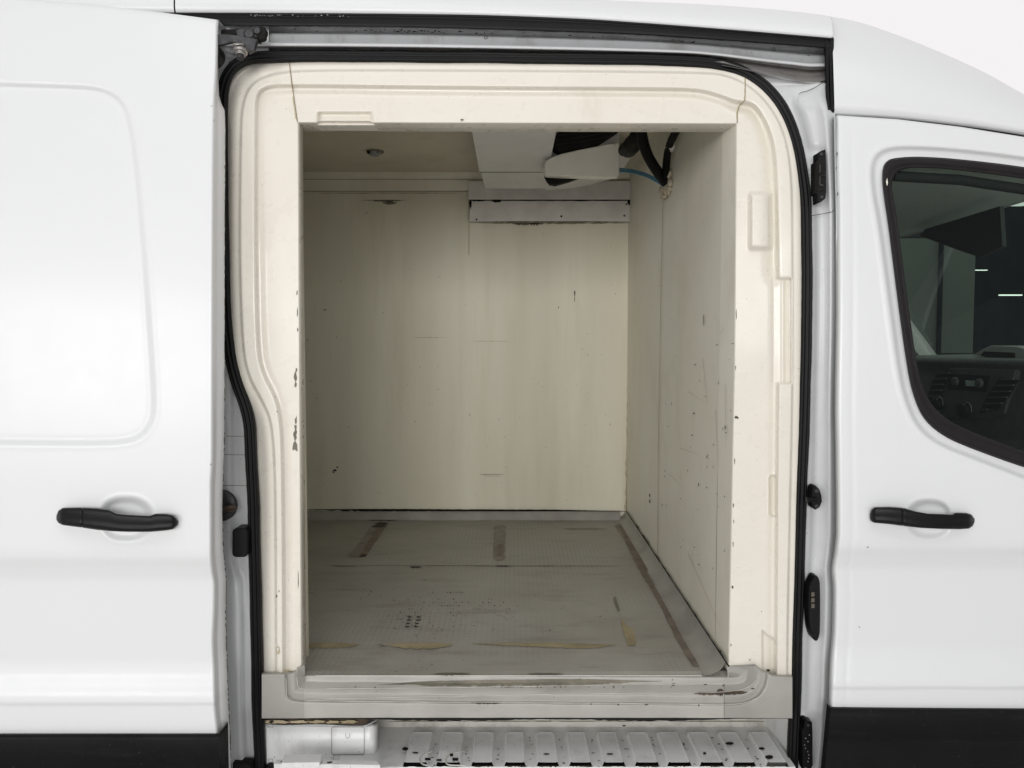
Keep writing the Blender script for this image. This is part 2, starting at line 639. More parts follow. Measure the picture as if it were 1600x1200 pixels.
# front door -------------------------------------------------------------
FD_L = [(170, 1305), (180, 1306), (250, 1307), (350, 1309), (480, 1309), (640, 1307), (700, 1308), (830, 1309), (862, 1306), (890, 1302), (920, 1304),
        (980, 1303), (1040, 1299), (1075, 1298), (1106, 1297), (1250, 1284)]
fd_left = lambda y: pchip(FD_L, y)
WIN_O = smooth_poly([(1380, 268), (1388, 252), (1410, 248), (1440, 247), (1500, 251), (1600, 263), (1720, 284), (1762, 300), (1790, 420),
                     (1790, 770), (1700, 757), (1600, 727), (1520, 698), (1478, 680), (1447, 655), (1432, 625), (1421, 585),
                     (1405, 470), (1390, 350), (1382, 300)], 2)
WIN_I = smooth_poly([(1393, 285), (1400, 268), (1420, 262), (1450, 262), (1500, 266), (1600, 279), (1715, 299), (1745, 312), (1770, 430),
                     (1770, 748), (1700, 737), (1600, 706), (1525, 678), (1487, 661), (1459, 638), (1444, 612), (1433, 575),
                     (1418, 466), (1403, 350), (1395, 305)], 2)
WIN_F = smooth_poly([(1360, 262), (1368, 240), (1392, 229), (1440, 229), (1500, 233), (1600, 245), (1740, 270), (1790, 300), (1810, 420),
                     (1810, 800), (1700, 790), (1600, 748), (1520, 718), (1462, 695), (1432, 668), (1416, 635), (1404, 590),
                     (1388, 470), (1372, 350), (1362, 300)], 2)


def dish(cx, cy, rx, ry):
    def f(X, Y):
        r = (np.abs((X - cx) / rx) ** 2.5 + np.abs((Y - cy) / ry) ** 2.2) ** .43
        low = 1 - .55 * sm(Y, cy - 4, cy + 12)
        return (.019 * (1 - sm(r, .66, 1.0)) - .0010 * np.exp(-((r - 1.04) / .06) ** 2)) * low
    return f


dish_f = dish(1452, 811, 37, 32)


def fd_relief(X, Y):
    d = sdf(WIN_F, X, Y)
    r = .014 * (1 - sm(d, -7, 1.5)) - .0012 * np.exp(-((d - 4) / 3.0) ** 2)
    r = r + dish_f(X, Y)
    # rolled rear edge
    e = X - fd_left(Y)
    r = r + .012 * (1 - np.clip(e / 5, 0, 1)) ** 2
    r = r + .0011 * np.exp(-((e - 24) / 3.5) ** 2) * sm(Y, 190, 260)
    # rolled top edge
    e2 = Y - fd_top(X)
    return r + .006 * (1 - np.clip(e2 / 3, 0, 1)) ** 2


fd_top = lambda x: pl([(1290, 179), (1306, 180), (1400, 186), (1500, 198), (1600, 214), (1700, 234), (1850, 270)], x)
fd_bot = lambda x: pl([(1290, 1104.5), (1600, 1107.5), (1850, 1110)], x)
front_door = None
mb = MB()
X, Y, P = flank(fd_left, lambda y: 1850 + 0 * y, fd_top, fd_bot, 190, 330, 0.0, fd_relief)
cxm = (X[:-1, :-1] + X[1:, 1:]) / 2; cym = (Y[:-1, :-1] + Y[1:, 1:]) / 2
mask = sdf(WIN_O, cxm, cym) > -5
mb.grid(P, M_WHITE, True, mask=mask)
# rear return flange and top return
ys = np.linspace(181, 1104, 160)
ret = np.stack([SK(fd_left(ys), ys, .012), SK(fd_left(ys) - 1, ys, .016), U(fd_left(ys) - 3.0, ys, .055)], 0)
mb.grid(ret, M_JAMB, True)
xs = np.linspace(1306, 1850, 60)
p = SK(xs, fd_top(xs), .0095); q = p.copy(); q[:, 1] += .05
mb.grid(np.stack([p, q], 0), M_WHITE, True)
# tiny paint chip, faint scratches along the rear edge
for (cx, cy, rx, ry) in ((1356, 855, 2.2, .8), (1343, 980, 1.0, .9), (1308, 240, .8, 4), (1307, 262, .7, 2), (1309, 303, .8, 3)):
    mb.face(SK(*np.array(blob(cx, cy, rx, ry, 9)).T, -.0006), M_CHIP)
front_door = mb.build('front_door', van)


def contour_ring(outer, inner, n):
    """matched resampled closed contours"""
    O = resample(outer + [outer[0]], n + 1)[:-1]
    I = np.array(inner + [inner[0]])
    I = resample(inner + [inner[0]], n + 1)[:-1]
    return O, I


O, I = contour_ring(WIN_O, WIN_I, 240)
rows = []
for f_, off in ((-.18, .011), (-.02, .003), (.0, .0015), (.25, .001), (.62, .003), (.70, .0062), (.78, .0045), (.92, .005), (1.0, .012), (1.0, .028)):
    Q = O + (I - O) * f_
    rows.append(SK(Q[:, 0], Q[:, 1], off))
mb = MB().grid(np.stack(rows, 0), M_FRAME, True, closed_v=True)
for (cx, cy, rx, ry) in ((1386, 284, 1.4, 5),):
    mb.face(SK(*np.array(blob(cx, cy, rx, ry, 10)).T, -.0005), M_CREAM)
mb.build('window_seal', front_door)
G = np.array(resample(WIN_I + [WIN_I[0]], 121)[:-1])
# glass pane: curved sheet clipped to the seal's inner contour
cx, cy = G.mean(0)
rows = []
for k in (0, .2, .4, .6, .8, 1.0, 1.02):
    Q = np.array([cx, cy]) + (G - [cx, cy]) * k
    rows.append(SK(Q[:, 0], Q[:, 1], .016))
MB().grid(np.stack(rows, 0), M_GLASS, True, closed_v=True).build('window_glass', front_door)


def handle(top, bot, cap_x, off0, name, parent, bridge):
    """bar handle: sections along px with top/bottom outline; bridge = (x0,x1) span standing clear"""
    x0, x1 = top[0][0], top[-1][0]
    xs = np.concatenate([x0 + (x1 - x0) * (.5 - .5 * np.cos(np.linspace(0, math.pi, 80))), [cap_x - .9, cap_x, cap_x + .9]])
    xs = np.sort(xs)
    rows = []
    for x in xs:
        a, b = float(pl(top, x)), float(pl(bot, x))
        cy_, h = (a + b) / 2, max((b - a) / 2, .4)
        e = min(1, (x - x0) / 10 + .0, (x1 - x) / 10)
        e = math.sqrt(max(0, 1 - (1 - max(e, 0)) ** 2))
        arch = math.sin(math.pi * min(1, max(0, (x - x0) / (x1 - x0)))) ** .6
        front = off0 - (.012 + .020 * arch) * e - .001
        br = sm(np.array(x), bridge[0] - 8, bridge[0] + 8) * (1 - sm(np.array(x), bridge[1] - 8, bridge[1] + 8))
        back = off0 + .002 + (front + .014 - off0) * float(br)
        g = .0016 if abs(x - cap_x) < .5 else 0
        th = (back - front)
        ring = []
        for k in range(40):
            t_ = 2 * math.pi * k / 40
            cc, ss = math.cos(t_), math.sin(t_)
            yy = abs(ss) ** .55 * (1 if ss > 0 else -1)
            dd = abs(cc) ** .45 * (1 if cc > 0 else -1)
            hh = h - g * 500 * .0
            groove = .0022 if abs(ss + .1564) < .02 and cc > 0 else 0
            ring.append(SK(x, cy_ - yy * (hh - (1.0 if g else 0)), (front + back) / 2 - dd * th / 2 + g * (cc > 0) + groove))
        rows.append(ring)
    mb = MB().grid(np.array(rows), M_HAND, True, closed_v=True)
    mb.face(rows[0], M_HAND); mb.face(rows[-1][::-1], M_HAND)
    return mb.build(name, parent)


handle([(1359, 803), (1362, 796), (1367, 792.5), (1390, 792), (1412, 793.5), (1430, 799), (1450, 802.5), (1489, 804), (1492, 801), (1510, 801.5),
        (1518, 804), (1523, 811)],
       [(1359, 810), (1362, 815), (1367, 817), (1390, 819), (1412, 822), (1440, 825), (1470, 826.5), (1500, 827), (1514, 826), (1520, 822), (1523, 815)],
       1411, 0.0, 'door_handle', front_door, (1425, 1487))

# black lower trim of the front door
mb = MB()
xs = np.linspace(0, 1, 60)
rows = []
for py, off in ((1105.5, -.004), (1108, -.012), (1112, -.016), (1150, -.0165), (1151.5, -.012), (1160, -.011), (1250, -.012), (1330, -.01)):
    xl = 1298 + (py - 1106) * (-.095)
    X = xl + (1850 - xl) * xs
    rows.append(SK(X, np.full_like(X, py) + (X - 1298) * .006, off))
rows.insert(0, SK(1298 + (1850 - 1298) * xs, np.full(60, 1105.5), .01))
mb.grid(np.stack(rows, 0), M_TRIM, True)
e = np.array([r[0] for r in rows]); e2 = e.copy(); e2[:, 1] += .02
mb.grid(np.stack([e, e2], 0), M_TRIM, True)
mb.build('lower_trim', front_door)

# sliding door --------------------------------------------------------------
SD_R = [(20, 341.5), (31, 341), (100, 339.5), (165, 336), (300, 334.5), (600, 333.5), (720, 333), (760, 331), (860, 331), (890, 333), (915, 336.5), (950, 336),
        (1000, 334), (1050, 336), (1100, 337), (1147, 341), (1250, 344)]
sd_right = lambda y: pchip(SD_R, y)
sd_top = lambda x: pl([(-450, -58), (0, -7), (60, 0.5), (140, 7), (250, 19), (341, 31)], x)
sd_bot = lambda x: pl([(-450, 1146), (0, 1147), (342, 1146)], x)
REC = smooth_poly([(-420, 128), (0, 131), (60, 133), (120, 135), (155, 138), (180, 148), (196, 166), (204, 190), (212, 240), (224, 360), (234, 500), (240, 590),
                   (242, 640), (236, 664), (222, 681), (204, 689), (170, 693), (100, 693), (0, 692), (-420, 690)], 1)
dish_s = dish(197, 811, 44, 36)
SOFF = -.075


def sd_relief(X, Y):
    d = sdf(REC, X, Y)
    r = .010 * (1 - sm(d, -5.5, 3.5)) + .0008 * np.exp(-((d + 7) / 3) ** 2) - .0006 * np.exp(-((d - 6) / 3) ** 2)
    r = r + dish_s(X, Y)
    e = sd_right(Y) - X
    r = r + .010 * (1 - np.clip(e / 4, 0, 1)) ** 2
    e2 = Y - sd_top(X)
    return r + .010 * (1 - np.clip(e2 / 4, 0, 1)) ** 2


mb = MB()
X, Y, P = flank(lambda y: -430 + 0 * y, sd_right, sd_top, sd_bot, 300, 420, SOFF, sd_relief)
mb.grid(P, M_WHITE, True)
RET = [(31, 342), (120, 341), (150, 342.5), (162, 346), (172, 351), (200, 352), (350, 351), (600, 350.5), (700, 350), (750, 348), (800, 347), (850, 348), (880, 350.5),
       (905, 353), (950, 352.5), (1000, 353), (1060, 355), (1150, 359), (1250, 362)]
ys = np.linspace(31, 1250, 300)
rr_ = pl(RET, ys)
jit = np.array([random.uniform(-.5, .5) for _ in ys]) * sm(ys, 160, 240)
e0 = SK(sd_right(ys), ys, SOFF + .010)
rows = [e0, SK(sd_right(ys) + .6, ys, SOFF + .013)]
for k, s_ in enumerate((.18, .30, .34, .42, .8, .96)):
    rows.append(SK(sd_right(ys) + (rr_ - sd_right(ys)) * s_, ys, SOFF + .013 + .055 * s_ + (.003 if k in (1, 2) else 0)))
rows.append(SK(rr_ + jit * .6, ys, SOFF + .070))
mb.grid(np.stack(rows, 0), M_WHITE, True)
# ragged hem of dark sealer at the flange's inner edge
h0 = SK(rr_ + jit * .6 - .3, ys, SOFF + .0700); h1 = SK(rr_ + .9 + np.abs(jit) * .8, ys, SOFF + .0715)
mb.grid(np.stack([h0, h1], 0), M_CHIP, False, mask=np.array([[(y_ > 160 and random.random() < (.35 if y_ < 850 else .7)) for y_ in ys[:-1]]]))
i0 = SK(rr_, ys, SOFF + .0705); i1 = i0.copy(); i1[:, 0] -= .03; i1[:, 1] += .002
mb.grid(np.stack([i0, i1], 0), M_JAMB, True)
# inner skin of the door
ii = []
for x_ in (352, -430):
    ii.append(np.stack([i1[:, 0] if x_ > 0 else np.full(len(ys), -1.95), i1[:, 1], i1[:, 2]], -1))
mb.grid(np.stack(ii, 0), M_WHITE, True)
xs = np.linspace(-430, 341, 60)
p = SK(xs, sd_top(xs), SOFF + .0095); q = p.copy(); q[:, 1] += .06
mb.grid(np.stack([p, q], 0), M_WHITE, True)
for (cx, cy, rx, ry) in ((329.5, 726, .8, 1.4), (331, 165.5, 2.0, .4), (334.3, 188, .5, 2), (352, 262, 1.0, 4), (351.8, 285, .8, 2), (352, 310, .7, 2),
                         (352.5, 957, 1.2, 3), (352.5, 967, 1.3, 3), (352.5, 976, 1.0, 2.4), (354.5, 1092, 1.6, 5), (346, 1070, .6, .8)):
    mb.face(SK(*np.array(blob(cx, cy, rx, ry, 9)).T, (SOFF - .001) if cx < 340 else SOFF + .066), M_CHIP)
# scrape marks in the recess
sliding_door = mb.build('sliding_door', van)
handle([(88, 806), (91, 798), (98, 793.5), (125, 793), (151, 794), (170, 797), (182, 803), (200, 804.5), (234, 806), (243, 802.5), (260, 803), (270, 805), (276, 811),
        (278.5, 815)],
       [(88, 812), (91, 817), (98, 820.5), (125, 824), (152, 828), (175, 830), (200, 831), (235, 831), (258, 829), (270, 827), (276, 822), (278.5, 818)],
       128, SOFF, 'door_handle', sliding_door, (165, 232))
mb = MB()
xs = np.linspace(0, 1, 60)
rows = [SK(-430 + 772 * xs, np.full(60, 1146.5), SOFF + .02)]
for py, off in ((1146.5, -.004), (1149, -.013), (1155, -.0155), (1190, -.0165), (1192, -.012), (1250, -.012), (1330, -.01)):
    xr = 342 + (py - 1147) * .02
    rows.append(SK(-430 + (xr + 430) * xs, np.full(60, py), SOFF + off))
mb.grid(np.stack(rows, 0), M_TRIM, True)
e = np.array([r[-1] for r in rows]); e2 = e.copy(); e2[:, 1] += .05
mb.grid(np.stack([e, e2], 0), M_TRIM, True)
mb.build('lower_trim', sliding_door)

# upper body: roof side panels -------------------------------------------------
T0 = [(-500, 14), (0, 17), (272, 19.5), (400, 20), (700, 22.5), (900, 29), (1000, 35.5), (1150, 47), (1300, 59.5)]   # lower edge of the roof side
T1 = [(200, 40), (340, 41), (600, 43), (900, 51), (1000, 55), (1150, 65), (1300, 76.5)]                               # lower edge of black strip
SIL = [(-500, -80), (0, -72), (272, -62), (500, -42), (700, -22), (950, 0), (1100, 7), (1200, 14), (1298, 25), (1330, 31), (1400, 54), (1470, 82),
       (1540, 114), (1600, 147), (1700, 192)]


def roof_panel(xs, bot, off0, seam, far=1.95, crown=.20):
    """shoulder of the roof: vertical at the foot, rolling over to the crown; seam = (side, foot column, top column)"""
    xs = np.asarray(xs, float)
    sil = pchip(SIL, xs); b = bot(xs)
    p0 = SK(xs, b, off0)
    ysk = p0[:, 1]
    rows = [np.stack([p0[:, 0], p0[:, 1] + .03, p0[:, 2]], -1), np.stack([p0[:, 0], p0[:, 1] + .004, p0[:, 2]], -1)]
    head = list(rows)
    tgt = sil.copy()
    for it in range(5):
        rows = list(head)
        ptop = U(xs, tgt, ysk + .06 + crown * .45)
        for k in range(1, 26):
            tt = k / 25 * math.pi / 2
            z = p0[:, 2] + (ptop[:, 2] - p0[:, 2]) * math.sin(tt)
            y = ysk + (.06 + crown) * (1 - math.cos(tt))
            w = math.sin(tt)
            if seam and seam[0] < 0:      # soft feature line fading out along the cab roof
                y = y - .005 * np.exp(-((k - 14 + (xs - 1305) * .012) / 1.5) ** 2) * np.clip(1 - (xs - 1305) / 190.0, 0, 1)
            col = xs.copy()
            if seam:
                side, c0, c1 = seam
                end = xs[-1] if side > 0 else xs[0]
                fade = np.clip(1 - np.abs(xs - end) / 60.0, 0, 1)
                col = xs + fade * ((c0 + (c1 - c0) * w) - end)
            fwd = (y - CAMY) * CP - (z - CAMZ) * SP
            rows.append(np.stack([(col - 800) / F * fwd, y, z], -1))
        A_ = np.stack(rows, 0)
        fw = (A_[..., 1] - CAMY) * CP - (A_[..., 2] - CAMZ) * SP
        up = (A_[..., 1] - CAMY) * SP + (A_[..., 2] - CAMZ) * CP
        tgt = tgt + (sil - (600 - F * up / fw).min(0))
    last = rows[-1]
    for yy in (.7, 1.2, far):
        r = last.copy(); r[:, 1] = yy; r[:, 2] += .004; rows.append(r)
    mb = MB().grid(np.stack(rows, 0), M_WHITE, True)
    return mb, rows


t0f = lambda x: pchip(T0, x)
mb, _ = roof_panel(np.linspace(273.6, 1300.0, 90), t0f, 0.0, (1, 1301.8, 1296.2))
mb.build('roof_side_panel', van)
mb, _ = roof_panel(np.linspace(-500, 271.2, 50), t0f, -.001, None)
mb.build('roof_side_panel', van)
cabb = lambda x: pchip([(1290, 174), (1300, 174.5), (1400, 180), (1500, 190.5), (1600, 205), (1700, 224), (1850, 258)], x)
mb, rows = roof_panel(np.concatenate([[1305, 1306, 1308], np.linspace(1312, 1690, 50)]), cabb, -.001, (-1, 1304.2, 1298.4))
e = np.array([r[0] for r in rows[1:24]]); e[:, 1] += .003
e2 = e.copy(); e2[:, 0] -= .007
mb.grid(np.stack([e, e2], 0), M_RUB, True)
mb.build('cab_roof_panel', van)
# dark backing behind the seams
mb = MB()
p = np.array([SK(268, y_, .02) for y_ in np.linspace(-90, 40, 12)]); q = np.array([SK(277, y_, .02) for y_ in np.linspace(-90, 40, 12)])
mb.grid(np.stack([p, q], 0), M_DARK)
mb.build('seam_gasket', van)
mb = MB()
xs = np.linspace(1296, 1850, 40)
p = SK(xs, cabb(xs) - 3, .022); q = SK(xs, fd_top(xs) + 5, .022)
mb.grid(np.stack([p, q], 0), M_DARK)
mb.build('seam_gasket', van)
mb = MB()
ysq = np.linspace(58, 176, 16)
p = np.array([SK(1292, y_, .03) for y_ in ysq]); q = np.array([SK(1305, y_, .03) for y_ in ysq])
mb.grid(np.stack([p, q], 0), M_DARK)
mb.build('seam_gasket', van)

# black weather strip over the opening
lean = lambda py: .045 * np.clip((560 - np.asarray(py, float)) / 460, 0, 1) ** 2
mb = MB()
xs = np.linspace(200, 1303, 160)
a, b = pchip(T0, xs), pchip(T1, xs)
wob = np.array([random.uniform(-.35, .35) for _ in xs])
rows = []
for f_, off in ((-.05, .012), (.0, .001), (.08, -.001), (.16, .001), (.22, .004), (.30, .003), (.85, .002), (.97, .005), (1.0, .012), (.98, .05)):
    rows.append(SK(xs, a + (b - a) * f_ + (wob if f_ == 1.0 else 0), off))
mb.grid(np.stack(rows, 0), M_RUB, True)
ys = np.linspace(60, 172, 20)
rows = []
for dx, off in ((-15.5, .06), (-15, .010), (-12, -.001), (-8, .002), (-5, .002), (-2, -.0015), (0, .002), (1, .02)):
    X = 1304 + dx + 0 * ys + pl([(60, -2), (110, 0), (172, 1.5)], ys)
    rows.append(SK(X, ys, off + .001))
mb.grid(np.stack(rows, 0), M_RUB, True)
p = SK(np.array([1290, 1305]), np.array([172, 173]), .003); q = SK(np.array([1292, 1303]), np.array([174, 175]), .03)
mb.grid(np.stack([p, q], 0), M_RUB)
# scuffs on the rubber
for k in range(26):
    x_ = random.choice([random.uniform(392, 450), random.uniform(500, 545), random.uniform(392, 560)])
    y_ = float(pchip(T0, x_)) + random.uniform(2.5, 5)
    mb.face(SK(*np.array(blob(x_, y_, random.uniform(.25, 1.2), random.uniform(.2, .5), 8)).T, -.0016), M_JAMB)
mb.build('weather_strip', van)

# door seal path ------------------------------------------------------------------
SEAL = [(412, 1290), (407, 1200), (403, 1100), (401, 1000), (399, 900), (397, 830), (396, 790), (393, 720), (392, 690), (390, 660), (383, 632), (370, 598), (360, 560), (354, 510),
        (350, 440), (348, 330), (346.5, 230), (346, 165), (348, 138), (356, 115), (370, 100), (390, 91), (415, 88.5), (500, 88.5), (700, 90), (900, 92.5), (1000, 94), (1080, 96), (1125, 101),
        (1165, 113), (1200, 137), (1228, 175), (1246, 225), (1254, 275), (1259, 320), (1260, 380), (1260.5, 450), (1258, 600), (1255, 680), (1252, 760), (1249, 850), (1247, 930), (1244, 1020),
        (1242, 1110), (1238, 1200), (1234, 1290)]
SEALS = resample(smooth_poly(SEAL, 2, closed=False), 420)
tan_ = np.gradient(SEALS, axis=0); tan_ /= np.linalg.norm(tan_, axis=1, keepdims=True)
nrm = np.stack([tan_[:, 1], -tan_[:, 0]], -1)      # outward of the loop (left of travel)
cen = np.array([800, 600.0])
if ((SEALS - cen) * nrm).sum() < 0:
    nrm = -nrm
SY = .082
rows = []
wav = .5 * np.sin(np.arange(420) * .31) * np.sin(np.arange(420) * .07) + np.array([random.uniform(-.15, .15) for _ in range(420)])
for off, dy in ((-10.5, .030), (-9.6, .006), (-7.5, -.004), (-4.5, -.009), (-2.0, -.0095), (-1.0, -.0065), (1.0, -.0065), (2.0, -.0085), (5.0, -.008), (5.8, -.005),
                (6.6, -.005), (7.4, -.006), (9.0, -.001), (9.6, .006), (10.2, .035)):
    Q = SEALS + nrm * (off + wav * (1 if abs(off) > 6 else .2))[:, None]
    rows.append(U(Q[:, 0], Q[:, 1], SY + lean(Q[:, 1]) + dy))
MB().grid(np.stack(rows, 0), M_RUB, True).build('door_seal', van)


def seal_x(side, y):
    h = len(SEALS) // 2
    P_ = SEALS[:h] if side == 'L' else SEALS[h:]
    # left: from bottom up, monotone until the corner
    k = np.argsort(P_[:, 1])
    return np.interp(y, P_[k, 1], P_[k, 0])


LQ = SEALS[(SEALS[:, 0] < 460)]
RQ = SEALS[(SEALS[:, 0] > 1070)]
sx_l = lambda y: np.interp(y, LQ[::-1, 1], LQ[::-1, 0])
sx_r = lambda y: np.interp(y, RQ[:, 1], RQ[:, 0])
TQ = SEALS[(SEALS[:, 1] < 135)]
sy_t = lambda x: np.interp(x, TQ[:, 0], TQ[:, 1])

# moulded lining around the opening ---------------------------------------------
P2 = smooth_poly([(447, 1400), (446, 900), (444, 700), (441, 655), (434, 622), (414, 585), (405, 550), (402, 400), (402.5, 170), (405, 147), (416, 139),
                  (436, 136), (700, 139.5), (1060, 141.5), (1095, 144), (1125, 152), (1148, 162), (1172, 163), (1187, 178), (1203, 213), (1210, 260), (1213, 430),
                  (1214, 500), (1211, 800), (1208, 1400)], 2)
P1 = smooth_poly([(433, 1400), (432, 800), (429, 700), (424, 655), (410, 625), (390, 590), (380, 545), (375, 400), (377, 200), (380, 165), (388, 140),
                  (405, 124), (440, 114), (500, 111), (700, 111.5), (1100, 114), (1140, 120), (1175, 138), (1205, 170), (1225, 210), (1234, 260), (1237, 320),
                  (1237.5, 600), (1233, 800), (1229, 1000), (1226, 1400)], 2)
BLOCK = rrect(1168, 298, 1208, 392, 6)
REC1 = rrect(1205, 434, 1237, 600, 2)
LIP = rrect(1214, 600, 1240, 1400, 2)
SLOT = rrect(1201, 742, 1215, 808, 6)
FOOT = [(1190, 983), (1200, 992), (1213, 999), (1213, 1060), (1190, 1060)]
GRIP = [(496, 174), (582, 174), (587, 215), (492, 215)]
LF = .085


def lining_h(X, Y):
    d2 = sdf(P2, X, Y); d1 = sdf(P1, X, Y)
    right = sm(X, 1120, 1170)
    left = 1 - sm(X, 430, 470)
    h = np.zeros_like(X)
    h -= .016 * sm(d2, -1, 6)                       # band stands proud of the face
    h += .010 * sm(d1, -1.5, 3.5) * (1 - .3 * right)     # outer ridge falls away
    h += .018 * sm(d1, 3, 26) ** 2
    h += .004 * np.exp(-((d2 + 4) / 5.0) ** 2)
    # soft gutter beside the right band
    h += right * .009 * np.exp(-((d2 + 6) / 9.0) ** 2) * (1 - sm(Y, 420, 450))
    d = sdf(BLOCK, X, Y)
    h -= .020 * (1 - sm(d, -9, 1.5)) * (X < 1214)
    d = sdf(REC1, X, Y)
    inr = 1 - sm(d, -3.0, .8)
    h += inr * (.016 * sm(d2, -1, 6) + .004)
    h -= inr * .005 * np.exp(-((X - 1223) / 3.0) ** 2)
    d = sdf(SLOT, X, Y)
    h += .010 * (1 - sm(d, -3.5, .8))
    h -= .002 * np.exp(-(d / 1.5) ** 2)
    d = sdf(FOOT, X, Y)
    h += .012 * (1 - sm(d, -3, .5))
    # faint hand-laid waviness
    h += .0006 * np.sin(X * .045 + 1.3 * np.sin(Y * .02)) * np.sin(Y * .031)
    return h + LF + lean(Y)


def lin_pt(X, Y, d=0.0):
    X = np.asarray(X, float); Y = np.asarray(Y, float)
    return U(X, Y, lining_h(X, Y) + d)


def chips(mb, lst, fn, mat):
    for (cx, cy, rx, ry) in lst:
        q = np.array(blob(cx, cy, rx, ry, 12, .4))
        mb.face(fn(q[:, 0], q[:, 1], -.0008), mat)


def reveal_l(y):
    return pl([(190, 465), (600, 467), (1052, 470), (1300, 470)], y)


def reveal_r(y):
    return pl([(190, 1152), (560, 1149), (1043, 1139.5), (1300, 1138)], y)


# left jamb lining
seamL = lambda y: pl([(90, 451), (130, 456), (190, 464.5)], y)
mb = MB()
ys = np.concatenate([np.linspace(89.5, 190, 60), np.linspace(192, 1048, 330)])
u = np.linspace(0, 1, 90)
X = np.zeros((len(ys), len(u))); Y = np.zeros_like(X)
botj = np.array([random.uniform(-1.2, 1.2) for _ in u])
for i, y_ in enumerate(ys):
    r = float(seamL(y_)) if y_ <= 190 else float(reveal_l(y_))
    l_ = float(sx_l(y_))
    X[i] = l_ + (r - l_) * u; Y[i] = y_
# bottom edge: ragged, stepping from (412,1056) up to (473,1042)
k = (ys > 1000)[:, None] * ((Y - 1000) / 48)
Y = Y + k * (pl([(400, 9), (430, 6), (455, 5), (465, 1), (473, -4)], X) - 1 + botj[None, :])
mb.grid(lin_pt(X, Y), M_CREAM, True)
yr = np.linspace(190, 1046, 60)
p0 = lin_pt(reveal_l(yr), yr); rr = [p0]
for dx, dy in ((.0012, .0015), (.002, .004), (.002, .036), (-.020, .04), (-.05, .12)):
    q = p0.copy(); q[:, 0] += dx; q[:, 1] += dy; rr.append(q)
mb.grid(np.stack(rr, 0), M_CREAM, True)
# chips on the reveal's corner
ch = [(463, 578, 1.6, 3), (461.5, 590, 2.2, 9), (462, 601, 1.6, 4), (462.5, 656, 1.4, 6), (462, 668, 2, 5), (461, 680, 3, 9), (460.5, 696, 3.2, 8), (463.5, 702, 1.5, 3),
      (464, 458, .8, 4), (464.5, 488, .6, 8), (465, 515, .8, 3), (466, 905, .5, 14), (432, 931, 1.0, 2.0), (436, 924, .8, 1.4), (430, 620, .6, .6), (433, 643, 1, 1)]
chips(mb, ch[:8], lin_pt, M_OLIVED); chips(mb, ch[8:], lin_pt, M_CHIP)
chips(mb, [(434, 1017, 3.0, 6), (443, 1049, 12, 3.0), (458, 1050, 6, 2.5), (468, 1046, 2.0, 6)], lin_pt, M_CAULK)
for x0_, x1_, yb in ((412, 440, 1055.5), (440, 470, 1053.5)):
    tp, bt = jag_strip(x0_, x1_, lambda x: yb - 1.6, lambda x: yb + 1.2, 16)
    mb.grid(np.stack([lin_pt(tp[:, 0], tp[:, 1], -.001), lin_pt(bt[:, 0], bt[:, 1], -.001)], 0), M_CHIP, False)
mb.build('jamb_lining', van, label='left moulded cream lining with a chipped inner edge')

# header lining
mb = MB()
v = np.linspace(0, 1, 80)
xs = np.linspace(0, 1, 340)
seamR = lambda y: pl([(100, 1163), (130, 1164.5), (157, 1164), (166, 1155), (176, 1152), (191, 1152)], y)
Yb = 190.5
X = np.zeros((len(v), len(xs))); Y = np.zeros_like(X)
for _ in range(4):
    if _ == 0:
        X[:] = 455 + 705 * xs[None, :]
    top = sy_t(X[0])[None, :]
    Y = top + (Yb + (X - 465) * .0025 - top) * v[:, None]
    X = (seamL(Y) + .8) + (seamR(Y) - .8 - seamL(Y) - .8) * xs[None, :]


def header_h(X, Y):
    h = lining_h(X, Y)
    d = sdf(GRIP, X, Y)
    return h + .016 * (1 - sm(d, -5.5, .5))


hp = U(X, Y, header_h(X, Y))
mb.grid(hp, M_CREAM, True)
p0 = hp[-1]; rr = [p0]
for dz, dy in ((-.0012, .0015), (-.0015, .004), (-.0015, .066), (.004, .077)):
    q = p0.copy(); q[:, 2] += dz; q[:, 1] = LF + lean(190) + dy; rr.append(q)
mb.grid(np.stack(rr, 0), M_CREAM, True)
# finger grip lip hanging under the header at left
g0 = [(497, 178), (583, 178), (586, 195), (494, 195)]
A = U(*np.array([(497, 187), (583.5, 187), (586.5, 195.5), (494, 195.5)]).T, np.array([.132, .132, .130, .130]))
B = A.copy(); B[:, 1] += .045
mb.prism(A, B, M_CREAM, bevel=.001)
mb.face(U(*np.array(blob(722, 187, 2.6, 1.0, 10)).T, LF + lean(187) - .004), M_CHIP)
for (cx, cy) in ((474, 192.6), (1127, 196)):
    q = np.array(blob(cx, cy, 2.6, .8, 10, .2))
    z0 = hp[-1][0][2] - .0022
    pts = []
    for a_, b_ in q:
        p = U(a_, b_, .15)
        pts.append((float(p[0]), LF + lean(190) + .022 + (cy - b_) * .004, z0))
    mb.face(pts, M_CHIP)
mb.build('header_lining', van)

